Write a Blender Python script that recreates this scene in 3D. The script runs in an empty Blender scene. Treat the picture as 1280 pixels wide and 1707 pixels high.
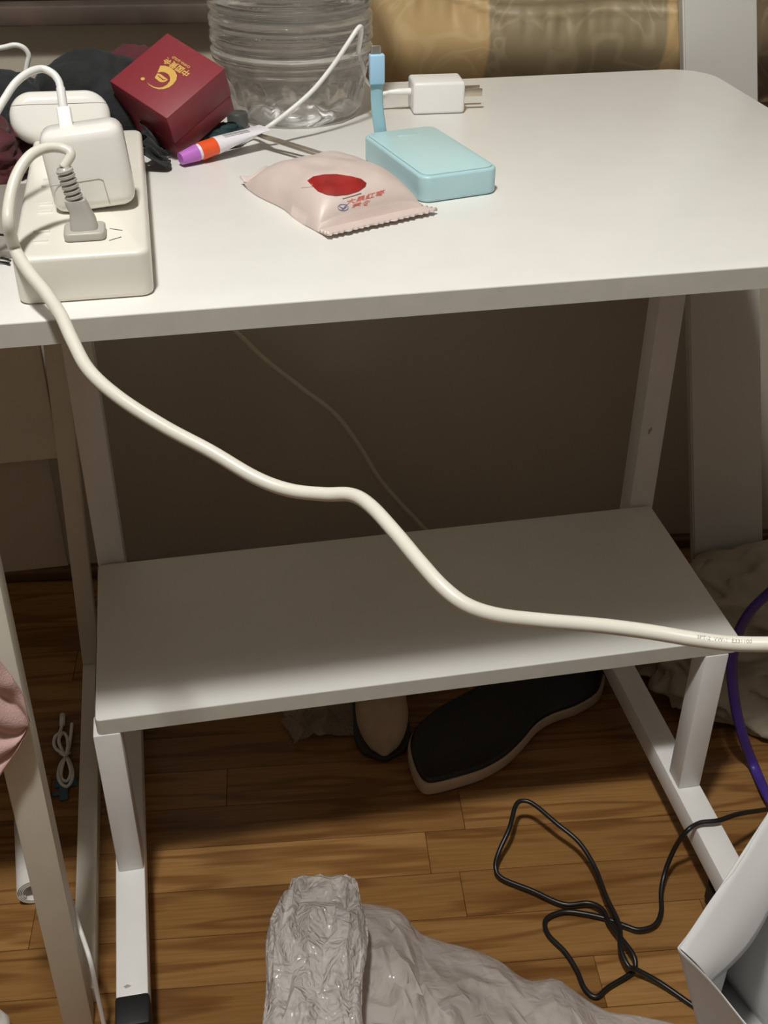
import bpy, bmesh, math, random
from mathutils import Vector, Matrix, noise
random.seed(7)
V = Vector
# ------------------------------------------------------------------ camera
scene = bpy.context.scene
COL = scene.collection
F_PX, CAM = 1953.39, V((0.1188, -0.6870, 1.0389))
_p, _y, _r = math.radians(34.3216), math.radians(10.8985), math.radians(0.2012)
FWD = V((math.sin(_y)*math.cos(_p), math.cos(_y)*math.cos(_p), -math.sin(_p)))
_rt = V((math.cos(_y), -math.sin(_y), 0)); _up = _rt.cross(FWD)
RGT = math.cos(_r)*_rt + math.sin(_r)*_up
UPV = -math.sin(_r)*_rt + math.cos(_r)*_up
cam_d = bpy.data.cameras.new('camera'); cam = bpy.data.objects.new('camera', cam_d); COL.objects.link(cam)
cam_d.sensor_fit = 'VERTICAL'; cam_d.sensor_height = 24; cam_d.sensor_width = 18
cam_d.lens = 24*F_PX/1707; cam_d.clip_start = 0.02
cam.matrix_world = Matrix(((RGT.x, UPV.x, -FWD.x, CAM.x), (RGT.y, UPV.y, -FWD.y, CAM.y), (RGT.z, UPV.z, -FWD.z, CAM.z), (0, 0, 0, 1)))
scene.camera = cam
# ------------------------------------------------------------------ light
scene.view_settings.view_transform = 'Standard'
scene.view_settings.look = 'None'
scene.view_settings.gamma = 1
scene.view_settings.use_curve_mapping = False
scene.view_settings.exposure = -0.24
w = bpy.data.worlds.new('room_air'); scene.world = w; w.use_nodes = True
w.node_tree.nodes['Background'].inputs[0].default_value = (1.0, 0.93, 0.82, 1)
w.node_tree.nodes['Background'].inputs[1].default_value = 0.03
ld = bpy.data.lights.new('ceiling_lamp_light', 'SPOT'); ld.spot_size = math.radians(165); ld.spot_blend = 0.3; ld.shadow_soft_size = 0.075; ld.energy = 136; ld.color = (1.0, 0.99, 0.95)
lo = bpy.data.objects.new('ceiling_lamp_light', ld); COL.objects.link(lo); lo.location = (-0.06, -0.58, 2.46)
ld2 = bpy.data.lights.new('added_ceiling_fill', 'POINT'); ld2.shadow_soft_size = 0.09; ld2.energy = 18; ld2.color = (1.0, 0.99, 0.95)  # added point light that brightens the ceiling, which the spot misses
lo2 = bpy.data.objects.new('added_ceiling_fill', ld2); COL.objects.link(lo2); lo2.location = (-0.06, -0.58, 2.30)

# ------------------------------------------------------------------ placing helpers (a sight line meets a real plane of the room)
def sight(u, v): return FWD + RGT*((u-640)/F_PX) - UPV*((v-853.5)/F_PX)
def at(u, v, z=0.73):
    r = sight(u, v); return CAM + r*((z-CAM.z)/r.z)
def aty(u, v, y):
    r = sight(u, v); return CAM + r*((y-CAM.y)/r.y)
def atd(u, v, dep): return CAM + sight(u, v)*dep
def atp(u, v, p0, n):
    r = sight(u, v); return CAM + r*((p0-CAM).dot(n)/r.dot(n))
WX = V((0.9951, -0.0985, 0)); WN = V((0.0985, 0.9951, 0)); W0 = V((-0.1217, 0.738, 0))   # back wall: along, into, a point
def atw(u, v, off): return atp(u, v, W0 - WN*off, WN)
def onwall(s, off, z): return W0 + WX*s - WN*off + V((0, 0, z))

# ------------------------------------------------------------------ materials
def mat(name, color, rough=0.5, noise_amt=0.0, noise_scale=40, bump=0.0, bump_scale=200, metal=0.0, spec=0.5, sss=0.0, sheen=0.0, coat=0.0):
    m = bpy.data.materials.new(name); m.use_nodes = True
    nt = m.node_tree; b = nt.nodes['Principled BSDF']
    b.inputs['Base Color'].default_value = (*color, 1); b.inputs['Roughness'].default_value = rough
    b.inputs['Metallic'].default_value = metal; b.inputs['Specular IOR Level'].default_value = spec
    if sheen: b.inputs['Sheen Weight'].default_value = sheen
    if coat: b.inputs['Coat Weight'].default_value = coat; b.inputs['Coat Roughness'].default_value = 0.15
    tc = nt.nodes.new('ShaderNodeTexCoord')
    if noise_amt:
        n = nt.nodes.new('ShaderNodeTexNoise'); n.inputs['Scale'].default_value = noise_scale; n.inputs['Detail'].default_value = 4
        nt.links.new(tc.outputs['Object'], n.inputs['Vector'])
        r = nt.nodes.new('ShaderNodeMapRange'); r.inputs[1].default_value = 0.3; r.inputs[2].default_value = 0.7
        r.inputs[3].default_value = 1-noise_amt; r.inputs[4].default_value = 1+noise_amt*0.5
        mx = nt.nodes.new('ShaderNodeMix'); mx.data_type = 'RGBA'; mx.blend_type = 'MULTIPLY'; mx.inputs[0].default_value = 1
        nt.links.new(n.outputs['Fac'], r.inputs[0]); mx.inputs[6].default_value = (*color, 1)
        nt.links.new(r.outputs[0], mx.inputs[7]); nt.links.new(mx.outputs[2], b.inputs['Base Color'])
    if bump:
        n2 = nt.nodes.new('ShaderNodeTexNoise'); n2.inputs['Scale'].default_value = bump_scale; n2.inputs['Detail'].default_value = 3
        nt.links.new(tc.outputs['Object'], n2.inputs['Vector'])
        bp = nt.nodes.new('ShaderNodeBump'); bp.inputs['Strength'].default_value = bump; bp.inputs['Distance'].default_value = 0.002
        nt.links.new(n2.outputs['Fac'], bp.inputs['Height']); nt.links.new(bp.outputs[0], b.inputs['Normal'])
    return m
M = {}
M['desk_white'] = mat('white_laminate', (0.80, 0.785, 0.745), 0.34, 0.02, 30, 0.05, 900, spec=0.5)
M['desk_edge_shade'] = mat('shaded_edge_banding', (0.60, 0.585, 0.52), 0.45, 0.05, 60, spec=0.4)  # banding darker than the top: shade on the edges put into the colour
M['frame_white'] = mat('white_powder_coat', (0.80, 0.79, 0.775), 0.36, 0.05, 25, 0.06, 700)
M['stand_white'] = mat('cream_paint', (0.74, 0.70, 0.60), 0.42, 0.06, 20, 0.05, 500)
M['black_plastic'] = mat('black_plastic', (0.008, 0.008, 0.009), 0.6, 0.2, 60)
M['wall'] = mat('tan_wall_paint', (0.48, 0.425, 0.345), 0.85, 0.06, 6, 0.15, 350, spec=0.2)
M['night_glass'] = mat('night_window_glass', (0.018, 0.017, 0.010), 0.25, 0.3, 8)
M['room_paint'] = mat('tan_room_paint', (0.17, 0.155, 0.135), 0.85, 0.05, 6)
M['ceiling_paint'] = mat('ceiling_white_paint', (0.75, 0.72, 0.66), 0.9, 0.03, 6)
M['sill'] = mat('brown_sill_wood', (0.085, 0.058, 0.044), 0.6, 0.45, 14, 0.1, 200)
M['shoe_wood'] = mat('dark_moulding_wood', (0.13, 0.055, 0.022), 0.45, 0.3, 20)
M['white_gloss'] = mat('white_gloss_plastic', (0.84, 0.82, 0.77), 0.18, 0.015, 20, spec=0.5)
M['white_matte'] = mat('white_matte_plastic', (0.83, 0.82, 0.80), 0.32, 0.015, 20)
M['cream_strip'] = mat('cream_strip_plastic', (0.82, 0.785, 0.70), 0.3, 0.03, 15)
M['grey_plug'] = mat('grey_plug_plastic', (0.46, 0.44, 0.40), 0.38, 0.04, 60)
M['cord_white'] = mat('ivory_cord_vinyl', (0.76, 0.73, 0.64), 0.28, 0.05, 30)
M['cable_white'] = mat('white_cable_rubber', (0.80, 0.79, 0.76), 0.4, 0.03, 40)
M['cable_beige'] = mat('beige_cable_vinyl', (0.62, 0.55, 0.44), 0.45, 0.04, 40)
M['cable_black'] = mat('black_cable_vinyl', (0.008, 0.008, 0.009), 0.36, 0.1, 60)
M['purple'] = mat('purple_vinyl', (0.058, 0.03, 0.26), 0.42, 0.12, 50)
M['blue'] = mat('pale_blue_plastic', (0.45, 0.67, 0.71), 0.33, 0.03, 30, 0.04, 1500)
M['blue_top'] = mat('pale_blue_smooth_top', (0.49, 0.71, 0.73), 0.30, 0.03, 20)
M['blue_rubber'] = mat('pale_blue_rubber', (0.36, 0.60, 0.68), 0.45, 0.03, 30)
M['blue_conn'] = mat('sky_blue_shell', (0.40, 0.66, 0.88), 0.3, 0.02, 30)
M['metal'] = mat('nickel_metal', (0.62, 0.60, 0.56), 0.25, 0.04, 60, metal=1)
M['dark_metal'] = mat('bronze_steel', (0.62, 0.56, 0.46), 0.38, 0.05, 60, metal=1)
M['maroon'] = mat('dark_red_paperboard', (0.235, 0.026, 0.036), 0.48, 0.06, 200, 0.1, 1800)
M['gold'] = mat('gold_foil', (0.80, 0.50, 0.13), 0.4, 0.05, 200, metal=0.3)
M['black_cloth'] = mat('black_fabric', (0.010, 0.012, 0.013), 0.85, 0.4, 60, 0.3, 600, sheen=0.1)
M['wine_cloth'] = mat('wine_red_fabric', (0.085, 0.012, 0.018), 0.85, 0.3, 60, 0.3, 600, sheen=0.1)
M['teal_cloth'] = mat('dark_teal_fabric', (0.010, 0.035, 0.038), 0.8, 0.3, 60, 0.3, 600)
M['grey_shade'] = mat('taupe_shade_grey', (0.30, 0.275, 0.24), 0.6, 0.08, 30)  # for the added sheet that stands in for shade on the desk
M['pouch'] = mat('pink_white_film', (0.68, 0.565, 0.52), 0.42, 0.05, 60, 0.12, 160)
M['jujube'] = mat('red_date_print', (0.34, 0.02, 0.018), 0.38, 0.35, 55)
M['print_red'] = mat('red_print', (0.66, 0.17, 0.13), 0.5, 0.1, 300)
M['print_blue'] = mat('blue_print', (0.25, 0.29, 0.48), 0.5, 0.1, 300)
M['print_grey'] = mat('grey_print', (0.30, 0.27, 0.25), 0.5, 0.1, 300)
M['print_lines'] = mat('seam_line_grey', (0.42, 0.39, 0.34), 0.5, 0.1, 100)
M['tube_white'] = mat('laminate_tube_white', (0.78, 0.76, 0.80), 0.32, 0.03, 50)
M['tube_orange'] = mat('orange_print_band', (0.80, 0.10, 0.025), 0.35, 0.05, 80)
M['tube_purple'] = mat('violet_cap', (0.50, 0.16, 0.56), 0.35, 0.05, 80)
M['tan_canvas'] = mat('beige_cotton', (0.42, 0.36, 0.285), 0.9, 0.10, 25, 0.3, 900, spec=0.2)
M['pink_cloth'] = mat('pink_cotton', (0.68, 0.45, 0.42), 0.9, 0.12, 30, 0.25, 700, spec=0.2)
M['shoe_black'] = mat('black_leather', (0.010, 0.011, 0.012), 0.5, 0.2, 60, 0.1, 300)
M['shoe_sole'] = mat('tan_rubber', (0.52, 0.40, 0.28), 0.6, 0.1, 50)
M['shoe_beige'] = mat('beige_suede', (0.46, 0.35, 0.235), 0.8, 0.1, 50, 0.2, 500)
M['paper'] = mat('white_kraft_paper', (0.76, 0.755, 0.75), 0.55, 0.02, 20, 0.10, 120, spec=0.3)
M['tissue'] = mat('white_soft_paper', (0.78, 0.75, 0.71), 0.75, 0.04, 60)
M['blue_clip'] = mat('steel_blue_plastic', (0.055, 0.14, 0.19), 0.45, 0.1, 60)
M['mustard'] = mat('mustard_card', (0.33, 0.19, 0.05), 0.6, 0.1, 60)
M['board'] = mat('white_painted_board', (0.66, 0.645, 0.61), 0.4, 0.02, 10)
M['grey_cap'] = mat('smoke_grey_plastic', (0.075, 0.078, 0.075), 0.35, 0.1, 60)
M['slot'] = mat('dark_slot', (0.03, 0.028, 0.025), 0.6, 0.1, 60)

def wood_material():
    m = bpy.data.materials.new('oak_strip_floor'); m.use_nodes = True; nt = m.node_tree; L = nt.links.new
    b = nt.nodes['Principled BSDF']; b.inputs['Roughness'].default_value = 0.32; b.inputs['Specular IOR Level'].default_value = 0.4
    tc = nt.nodes.new('ShaderNodeTexCoord'); oi = nt.nodes.new('ShaderNodeObjectInfo')
    ofs = nt.nodes.new('ShaderNodeVectorMath'); ofs.operation = 'SCALE'; ofs.inputs[0].default_value = (13.1, 7.7, 3.3)
    L(oi.outputs['Random'], ofs.inputs['Scale'])
    add = nt.nodes.new('ShaderNodeVectorMath'); L(tc.outputs['Object'], add.inputs[0]); L(ofs.outputs[0], add.inputs[1])
    mp = nt.nodes.new('ShaderNodeMapping'); mp.inputs['Scale'].default_value = (1.6, 16, 1); L(add.outputs[0], mp.inputs['Vector'])
    big = nt.nodes.new('ShaderNodeTexNoise'); big.inputs['Scale'].default_value = 1.6; big.inputs['Detail'].default_value = 2; L(mp.outputs[0], big.inputs['Vector'])
    mul = nt.nodes.new('ShaderNodeMath'); mul.operation = 'MULTIPLY'; mul.inputs[1].default_value = 30; L(big.outputs['Fac'], mul.inputs[0])
    sn = nt.nodes.new('ShaderNodeMath'); sn.operation = 'SINE'; L(mul.outputs[0], sn.inputs[0])
    mr = nt.nodes.new('ShaderNodeMapRange'); mr.inputs[1].default_value = 0.1; mr.inputs[2].default_value = 1.0; L(sn.outputs[0], mr.inputs[0])
    mp2 = nt.nodes.new('ShaderNodeMapping'); mp2.inputs['Scale'].default_value = (14, 420, 1); L(add.outputs[0], mp2.inputs['Vector'])
    fine = nt.nodes.new('ShaderNodeTexNoise'); fine.inputs['Scale'].default_value = 1; fine.inputs['Detail'].default_value = 3; L(mp2.outputs[0], fine.inputs['Vector'])
    mf = nt.nodes.new('ShaderNodeMapRange'); mf.inputs[1].default_value = 0.35; mf.inputs[2].default_value = 0.7; L(fine.outputs['Fac'], mf.inputs[0])
    base = nt.nodes.new('ShaderNodeValToRGB'); L(oi.outputs['Random'], base.inputs[0])
    base.color_ramp.elements[0].color = (0.25, 0.125, 0.038, 1); base.color_ramp.elements[1].color = (0.39, 0.21, 0.072, 1)
    c1 = nt.nodes.new('ShaderNodeMix'); c1.data_type = 'RGBA'; c1.blend_type = 'MULTIPLY'; c1.inputs[7].default_value = (0.42, 0.30, 0.20, 1)
    m1 = nt.nodes.new('ShaderNodeMath'); m1.operation = 'MULTIPLY'; m1.inputs[1].default_value = 0.62; L(mr.outputs[0], m1.inputs[0])
    L(base.outputs[0], c1.inputs[6]); L(m1.outputs[0], c1.inputs[0])
    c2 = nt.nodes.new('ShaderNodeMix'); c2.data_type = 'RGBA'; c2.blend_type = 'MULTIPLY'; c2.inputs[7].default_value = (0.62, 0.5, 0.4, 1)
    m2 = nt.nodes.new('ShaderNodeMath'); m2.operation = 'MULTIPLY'; m2.inputs[1].default_value = 0.55; L(mf.outputs[0], m2.inputs[0])
    L(c1.outputs[2], c2.inputs[6]); L(m2.outputs[0], c2.inputs[0]); L(c2.outputs[2], b.inputs['Base Color'])
    return m
M['oak'] = wood_material()

def curtain_material(name, x0, x1, gold, olive):
    m = bpy.data.materials.new(name); m.use_nodes = True; nt = m.node_tree; L = nt.links.new
    b = nt.nodes['Principled BSDF']; b.inputs['Roughness'].default_value = 0.5; b.inputs['Specular IOR Level'].default_value = 0.45; b.inputs['Sheen Weight'].default_value = 0.1
    tc = nt.nodes.new('ShaderNodeTexCoord'); sx = nt.nodes.new('ShaderNodeSeparateXYZ'); L(tc.outputs['Object'], sx.inputs[0])
    def edge(x):
        r = nt.nodes.new('ShaderNodeMapRange'); r.inputs[1].default_value = x-0.0015; r.inputs[2].default_value = x+0.0015; L(sx.outputs[0], r.inputs[0]); return r
    a, c = edge(x0), edge(x1); sub = nt.nodes.new('ShaderNodeMath'); sub.operation = 'SUBTRACT'; L(a.outputs[0], sub.inputs[0]); L(c.outputs[0], sub.inputs[1])
    wv = nt.nodes.new('ShaderNodeTexNoise'); wv.inputs['Scale'].default_value = 11; wv.inputs['Detail'].default_value = 1; wv.inputs['Distortion'].default_value = 1.6; L(tc.outputs['Object'], wv.inputs['Vector'])
    ml = nt.nodes.new('ShaderNodeMath'); ml.operation = 'MULTIPLY'; ml.inputs[1].default_value = 34; L(wv.outputs['Fac'], ml.inputs[0])
    sn = nt.nodes.new('ShaderNodeMath'); sn.operation = 'SINE'; L(ml.outputs[0], sn.inputs[0])
    mr = nt.nodes.new('ShaderNodeMapRange'); mr.inputs[1].default_value = 0.45; mr.inputs[2].default_value = 1; mr.inputs[3].default_value = 0; mr.inputs[4].default_value = 0.2; L(sn.outputs[0], mr.inputs[0])
    mx = nt.nodes.new('ShaderNodeMix'); mx.data_type = 'RGBA'; mx.inputs[6].default_value = (*gold, 1); mx.inputs[7].default_value = (*olive, 1); L(sub.outputs[0], mx.inputs[0])
    sc = nt.nodes.new('ShaderNodeMix'); sc.data_type = 'RGBA'; sc.blend_type = 'SCREEN'; sc.inputs[7].default_value = (0.42, 0.34, 0.22, 1)
    L(mx.outputs[2], sc.inputs[6]); L(mr.outputs[0], sc.inputs[0]); L(sc.outputs[2], b.inputs['Base Color'])
    n2 = nt.nodes.new('ShaderNodeTexNoise'); n2.inputs['Scale'].default_value = 900; L(tc.outputs['Object'], n2.inputs['Vector'])
    bp = nt.nodes.new('ShaderNodeBump'); bp.inputs['Strength'].default_value = 0.12; bp.inputs['Distance'].default_value = 0.001; L(n2.outputs['Fac'], bp.inputs['Height']); L(bp.outputs[0], b.inputs['Normal'])
    return m

def film_material(name, color, clear, rough, bump, scale):
    m = bpy.data.materials.new(name); m.use_nodes = True; nt = m.node_tree; L = nt.links.new
    b = nt.nodes['Principled BSDF']; b.inputs['Base Color'].default_value = (*color, 1); b.inputs['Roughness'].default_value = rough; b.inputs['Specular IOR Level'].default_value = 0.9
    tr = nt.nodes.new('ShaderNodeBsdfTransparent'); tl = nt.nodes.new('ShaderNodeBsdfTranslucent'); tl.inputs[0].default_value = (*color, 1)
    m1 = nt.nodes.new('ShaderNodeMixShader'); m1.inputs[0].default_value = 0.3; L(b.outputs[0], m1.inputs[1]); L(tl.outputs[0], m1.inputs[2])
    m2 = nt.nodes.new('ShaderNodeMixShader'); m2.inputs[0].default_value = clear; L(m1.outputs[0], m2.inputs[1]); L(tr.outputs[0], m2.inputs[2])
    L(m2.outputs[0], nt.nodes['Material Output'].inputs[0])
    tc = nt.nodes.new('ShaderNodeTexCoord'); n = nt.nodes.new('ShaderNodeTexVoronoi'); n.inputs['Scale'].default_value = scale; n.feature = 'DISTANCE_TO_EDGE'
    ns = nt.nodes.new('ShaderNodeTexNoise'); ns.inputs['Scale'].default_value = scale*0.8; ns.inputs['Detail'].default_value = 3; L(tc.outputs['Object'], ns.inputs['Vector'])
    L(ns.outputs['Color'], n.inputs['Vector'])
    mpn = nt.nodes.new('ShaderNodeMix'); mpn.data_type = 'RGBA'; mpn.inputs[0].default_value = 0.5; L(tc.outputs['Object'], mpn.inputs[6]); L(ns.outputs['Color'], mpn.inputs[7]); L(mpn.outputs[2], n.inputs['Vector'])
    bp = nt.nodes.new('ShaderNodeBump'); bp.inputs['Strength'].default_value = bump; bp.inputs['Distance'].default_value = 0.006; L(n.outputs['Distance'], bp.inputs['Height']); L(bp.outputs[0], b.inputs['Normal'])
    return m
M['film'] = film_material('milky_carrier_film', (0.84, 0.78, 0.74), 0.40, 0.10, 0.35, 18)
M['film_bright'] = film_material('doubled_carrier_film', (0.88, 0.84, 0.81), 0.38, 0.07, 0.85, 22)
M['film_clear'] = film_material('clear_wrap_film', (0.55, 0.47, 0.38), 0.55, 0.2, 0.5, 40)

def glass(name, color, ior, rough=0.0):
    m = bpy.data.materials.new(name); m.use_nodes = True; b = m.node_tree.nodes['Principled BSDF']
    b.inputs['Base Color'].default_value = (*color, 1); b.inputs['Transmission Weight'].default_value = 1; b.inputs['IOR'].default_value = ior; b.inputs['Roughness'].default_value = rough
    n = m.node_tree.nodes.new('ShaderNodeTexNoise'); n.inputs['Scale'].default_value = 60
    bp = m.node_tree.nodes.new('ShaderNodeBump'); bp.inputs['Strength'].default_value = 0.05; bp.inputs['Distance'].default_value = 0.002
    tc = m.node_tree.nodes.new('ShaderNodeTexCoord'); m.node_tree.links.new(tc.outputs['Object'], n.inputs['Vector'])
    m.node_tree.links.new(n.outputs['Fac'], bp.inputs['Height']); m.node_tree.links.new(bp.outputs[0], b.inputs['Normal'])
    return m
def bottle_material():
    m = glass('clear_bottle_plastic', (0.98, 0.98, 0.97), 1.33); nt = m.node_tree; L = nt.links.new; b = nt.nodes['Principled BSDF']; out = nt.nodes['Material Output']
    tr = nt.nodes.new('ShaderNodeBsdfTransparent'); mx = nt.nodes.new('ShaderNodeMixShader'); mx.inputs[0].default_value = 0.18; L(b.outputs[0], mx.inputs[1]); L(tr.outputs[0], mx.inputs[2])
    w2 = nt.nodes.new('ShaderNodeBsdfPrincipled'); w2.inputs['Base Color'].default_value = (0.78, 0.74, 0.66, 1); w2.inputs['Roughness'].default_value = 0.04; w2.inputs['Specular IOR Level'].default_value = 0.9
    m2 = nt.nodes.new('ShaderNodeMixShader'); m2.inputs[0].default_value = 0.09; L(mx.outputs[0], m2.inputs[1]); L(w2.outputs[0], m2.inputs[2]); L(m2.outputs[0], out.inputs[0])
    return m
M['pet'] = bottle_material()

# ------------------------------------------------------------------ building helpers (all vertices in room coordinates)
def thing(name, label, cat, loc, group=None):
    o = bpy.data.objects.new(name, None); COL.objects.link(o); o.location = loc; o.empty_display_size = 0.02
    o['label'] = label; o['category'] = cat
    if group: o['group'] = group
    return o
def wloc(o):
    p = V(o.location)
    while o.parent: o = o.parent; p += V(o.location)
    return p
def link(name, bm, material, parent=None, origin=None, smooth=True, label=None):
    base = wloc(parent) if parent else V((0, 0, 0))
    o3 = V(origin) if origin is not None else (base if parent else V((0, 0, 0)))
    bmesh.ops.recalc_face_normals(bm, faces=bm.faces)
    for v in bm.verts: v.co -= o3
    me = bpy.data.meshes.new(name); bm.to_mesh(me); bm.free()
    if isinstance(material, (list, tuple)):
        for x in material: me.materials.append(x)
    else: me.materials.append(material)
    ob = bpy.data.objects.new(name, me); COL.objects.link(ob)
    if parent: ob.parent = parent
    ob.location = o3-base
    if smooth:
        for p in me.polygons: p.use_smooth = True
        if smooth == 'auto': me.set_sharp_from_angle(angle=math.radians(38))
    if label: ob['label'] = label
    return ob
def tag(o, label, cat, group=None):
    o['label'] = label; o['category'] = cat
    if group: o['group'] = group
    return o
def structure(o, label):
    o['kind'] = 'structure'; o['label'] = label; return o
def box(bm, x0, x1, y0, y1, z0, z1, bev=0.0, seg=2, mtx=None):
    vs = [bm.verts.new(p) for p in ((x0, y0, z0), (x1, y0, z0), (x1, y1, z0), (x0, y1, z0), (x0, y0, z1), (x1, y0, z1), (x1, y1, z1), (x0, y1, z1))]
    fs = [bm.faces.new([vs[i] for i in q]) for q in ((0, 3, 2, 1), (4, 5, 6, 7), (0, 1, 5, 4), (1, 2, 6, 5), (2, 3, 7, 6), (3, 0, 4, 7))]
    geom = vs
    if bev:
        es = list({e for f in fs for e in f.edges})
        r = bmesh.ops.bevel(bm, geom=es, offset=bev, segments=seg, affect='EDGES', profile=0.5, clamp_overlap=True)
        geom = list({v for v in r['verts']} | {v for v in vs if v.is_valid})
    if mtx is not None:
        for v in geom: v.co = mtx @ v.co
    return geom
def nbox(*a, **k):
    bm = bmesh.new(); box(bm, *a, **k); return bm
def smooth_path(pts, n=8):
    P = [V(p) for p in pts]; out = []
    Q = [P[0]*2-P[1]] + P + [P[-1]*2-P[-2]]
    for i in range(1, len(Q)-2):
        p0, p1, p2, p3 = Q[i-1:i+3]
        for k in range(n):
            t = k/n
            out.append(0.5*((2*p1)+(p2-p0)*t+(2*p0-5*p1+4*p2-p3)*t*t+(3*p1-p0-3*p2+p3)*t**3))
    out.append(P[-1]); return out
def tube(bm, pts, r, seg=10, flat=1.0, up=V((0, 0, 1)), caps=True):
    rings = []; n = len(pts); side = None
    for i, p in enumerate(pts):
        t = (pts[min(i+1, n-1)]-pts[max(i-1, 0)]).normalized()
        if side is None:
            side = t.cross(up)
            if side.length < 1e-4: side = t.cross(V((1, 0, 0)))
        side = (side-t*side.dot(t)).normalized(); nn = side.cross(t).normalized()
        ri = r(i/(n-1)) if callable(r) else r
        rings.append([bm.verts.new(p+side*(ri*math.cos(a))+nn*(ri*flat*math.sin(a))) for a in [2*math.pi*k/seg for k in range(seg)]])
    for a, b in zip(rings, rings[1:]):
        for k in range(seg): bm.faces.new((a[k], a[(k+1) % seg], b[(k+1) % seg], b[k]))
    if caps: bm.faces.new(rings[0][::-1]); bm.faces.new(rings[-1])
def bar(bm, a, b, wx, wy, bev=0.0015):
    """square tube with its section axes along X and Y (or X and Z for bars along Y)"""
    a, b = V(a), V(b); t = (b-a); L = t.length; t.normalize()
    ex = V((1, 0, 0)); ex = (ex-t*ex.dot(t)).normalized(); ey = t.cross(ex)
    m = Matrix(((ex.x, ey.x, t.x, a.x), (ex.y, ey.y, t.y, a.y), (ex.z, ey.z, t.z, a.z), (0, 0, 0, 1)))
    box(bm, -wx/2, wx/2, -wy/2, wy/2, 0, L, bev, 2, m)
def rounded_outline(x0, x1, y0, y1, r, seg=8):
    out = []
    for cx, cy, a0 in ((x1-r, y1-r, 0), (x0+r, y1-r, 90), (x0+r, y0+r, 180), (x1-r, y0+r, 270)):
        for k in range(seg+1):
            a = math.radians(a0+90*k/seg); out.append(V((cx+r*math.cos(a), cy+r*math.sin(a), 0)))
    return out
def prism(bm, outline, z0, z1, bev=0.0, seg=2, mtx=None):
    n = len(outline); c = sum(outline, V((0, 0, 0)))/n
    def inset(d):
        res = []
        for i in range(n):
            e1 = (outline[i]-outline[i-1]); e2 = (outline[(i+1) % n]-outline[i])
            nn = V((e1.y+e2.y, -(e1.x+e2.x), 0))
            nn = nn.normalized() if nn.length > 1e-9 else V((0, 0, 0))
            res.append(outline[i]-nn*d)
        return res
    lv = []
    if bev:
        for k in range(seg+1):
            a = math.pi/2*k/seg; lv.append((bev*(1-math.sin(a)), z0+bev*(1-math.cos(a))))
        for k in range(seg+1):
            a = math.pi/2*k/seg; lv.append((bev*(1-math.cos(a)), z1-bev*(1-math.sin(a))))
    else: lv = [(0, z0), (0, z1)]
    rings = []
    for d, z in lv:
        ol = inset(d); rings.append([bm.verts.new((mtx @ V((p.x, p.y, z))) if mtx is not None else V((p.x, p.y, z))) for p in ol])
    for a, b in zip(rings, rings[1:]):
        for k in range(n): bm.faces.new((a[k], a[(k+1) % n], b[(k+1) % n], b[k]))
    bm.faces.new(rings[0][::-1]); bm.faces.new(rings[-1])
def lathe(bm, prof, c, seg=48, axis=None):
    c = V(c); ax = V((0, 0, 1)) if axis is None else V(axis).normalized()
    e1 = ax.orthogonal().normalized(); e2 = ax.cross(e1); rings = []
    for r, z in prof:
        rings.append([bm.verts.new(c+ax*z+e1*(r*math.cos(2*math.pi*k/seg))+e2*(r*math.sin(2*math.pi*k/seg))) for k in range(seg)])
    for a, b in zip(rings, rings[1:]):
        for k in range(seg): bm.faces.new((a[k], a[(k+1) % seg], b[(k+1) % seg], b[k]))
    bm.faces.new(rings[0][::-1]); bm.faces.new(rings[-1])
def grid(bm, fn, nu, nv, close_u=False):
    vs = [[bm.verts.new(fn(i/(nu if close_u else nu-1), j/(nv-1))) for j in range(nv)] for i in range(nu)]
    for i in range(nu if close_u else nu-1):
        for j in range(nv-1):
            a = (i+1) % nu; bm.faces.new((vs[i][j], vs[a][j], vs[a][j+1], vs[i][j+1]))
    return vs
def crumple(p, f, seed=0.0):
    """ridged folds"""
    q = p*f+V((seed, seed*1.7, -seed)); a = noise.noise(q); b = noise.noise(q*2.1+V((5, 1, 3)))
    return (1-abs(a)*2)*0.65+(1-abs(b)*2)*0.35
def lump(bm, c, rad, amp, freq, seed, zmin=None, sub=5, power=1.0):
    r = bmesh.ops.create_icosphere(bm, subdivisions=sub, radius=1)
    for v in r['verts']:
        n = v.co.normalized(); s = 1+amp*(crumple(n, freq, seed)-0.35)+amp*0.8*noise.noise(n*1.3+V((seed, 0, 0)))
        p = V((n.x*rad[0], n.y*rad[1], n.z*rad[2]))*s+V(c)
        if zmin is not None and p.z < zmin: p.z = zmin+0.0005*noise.noise(p*80)
        v.co = p
def text_mesh(body, size, weight=0.0):
    cu = bpy.data.curves.new('lettering', 'FONT'); cu.body = body; cu.size = size; cu.align_x = 'CENTER'; cu.align_y = 'CENTER'; cu.offset = weight; cu.resolution_u = 3
    ob = bpy.data.objects.new('lettering', cu); COL.objects.link(ob)
    me = bpy.data.meshes.new_from_object(ob.evaluated_get(bpy.context.evaluated_depsgraph_get()))
    bpy.data.objects.remove(ob); bpy.data.curves.remove(cu); return me
def text_bm(body, size, fn, weight=0.0):
    me = text_mesh(body, size, weight); bm = bmesh.new(); bm.from_mesh(me); bpy.data.meshes.remove(me)
    bmesh.ops.triangulate(bm, faces=bm.faces)
    for v in bm.verts: v.co = fn(v.co.x, v.co.y)
    return bm
def plate(bm, pts, lift, normal):
    """thin flat print with a real thickness"""
    t = [bm.verts.new(p+normal*lift) for p in pts]; f = bm.faces.new(t)
    bmesh.ops.triangulate(bm, faces=[f])

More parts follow.
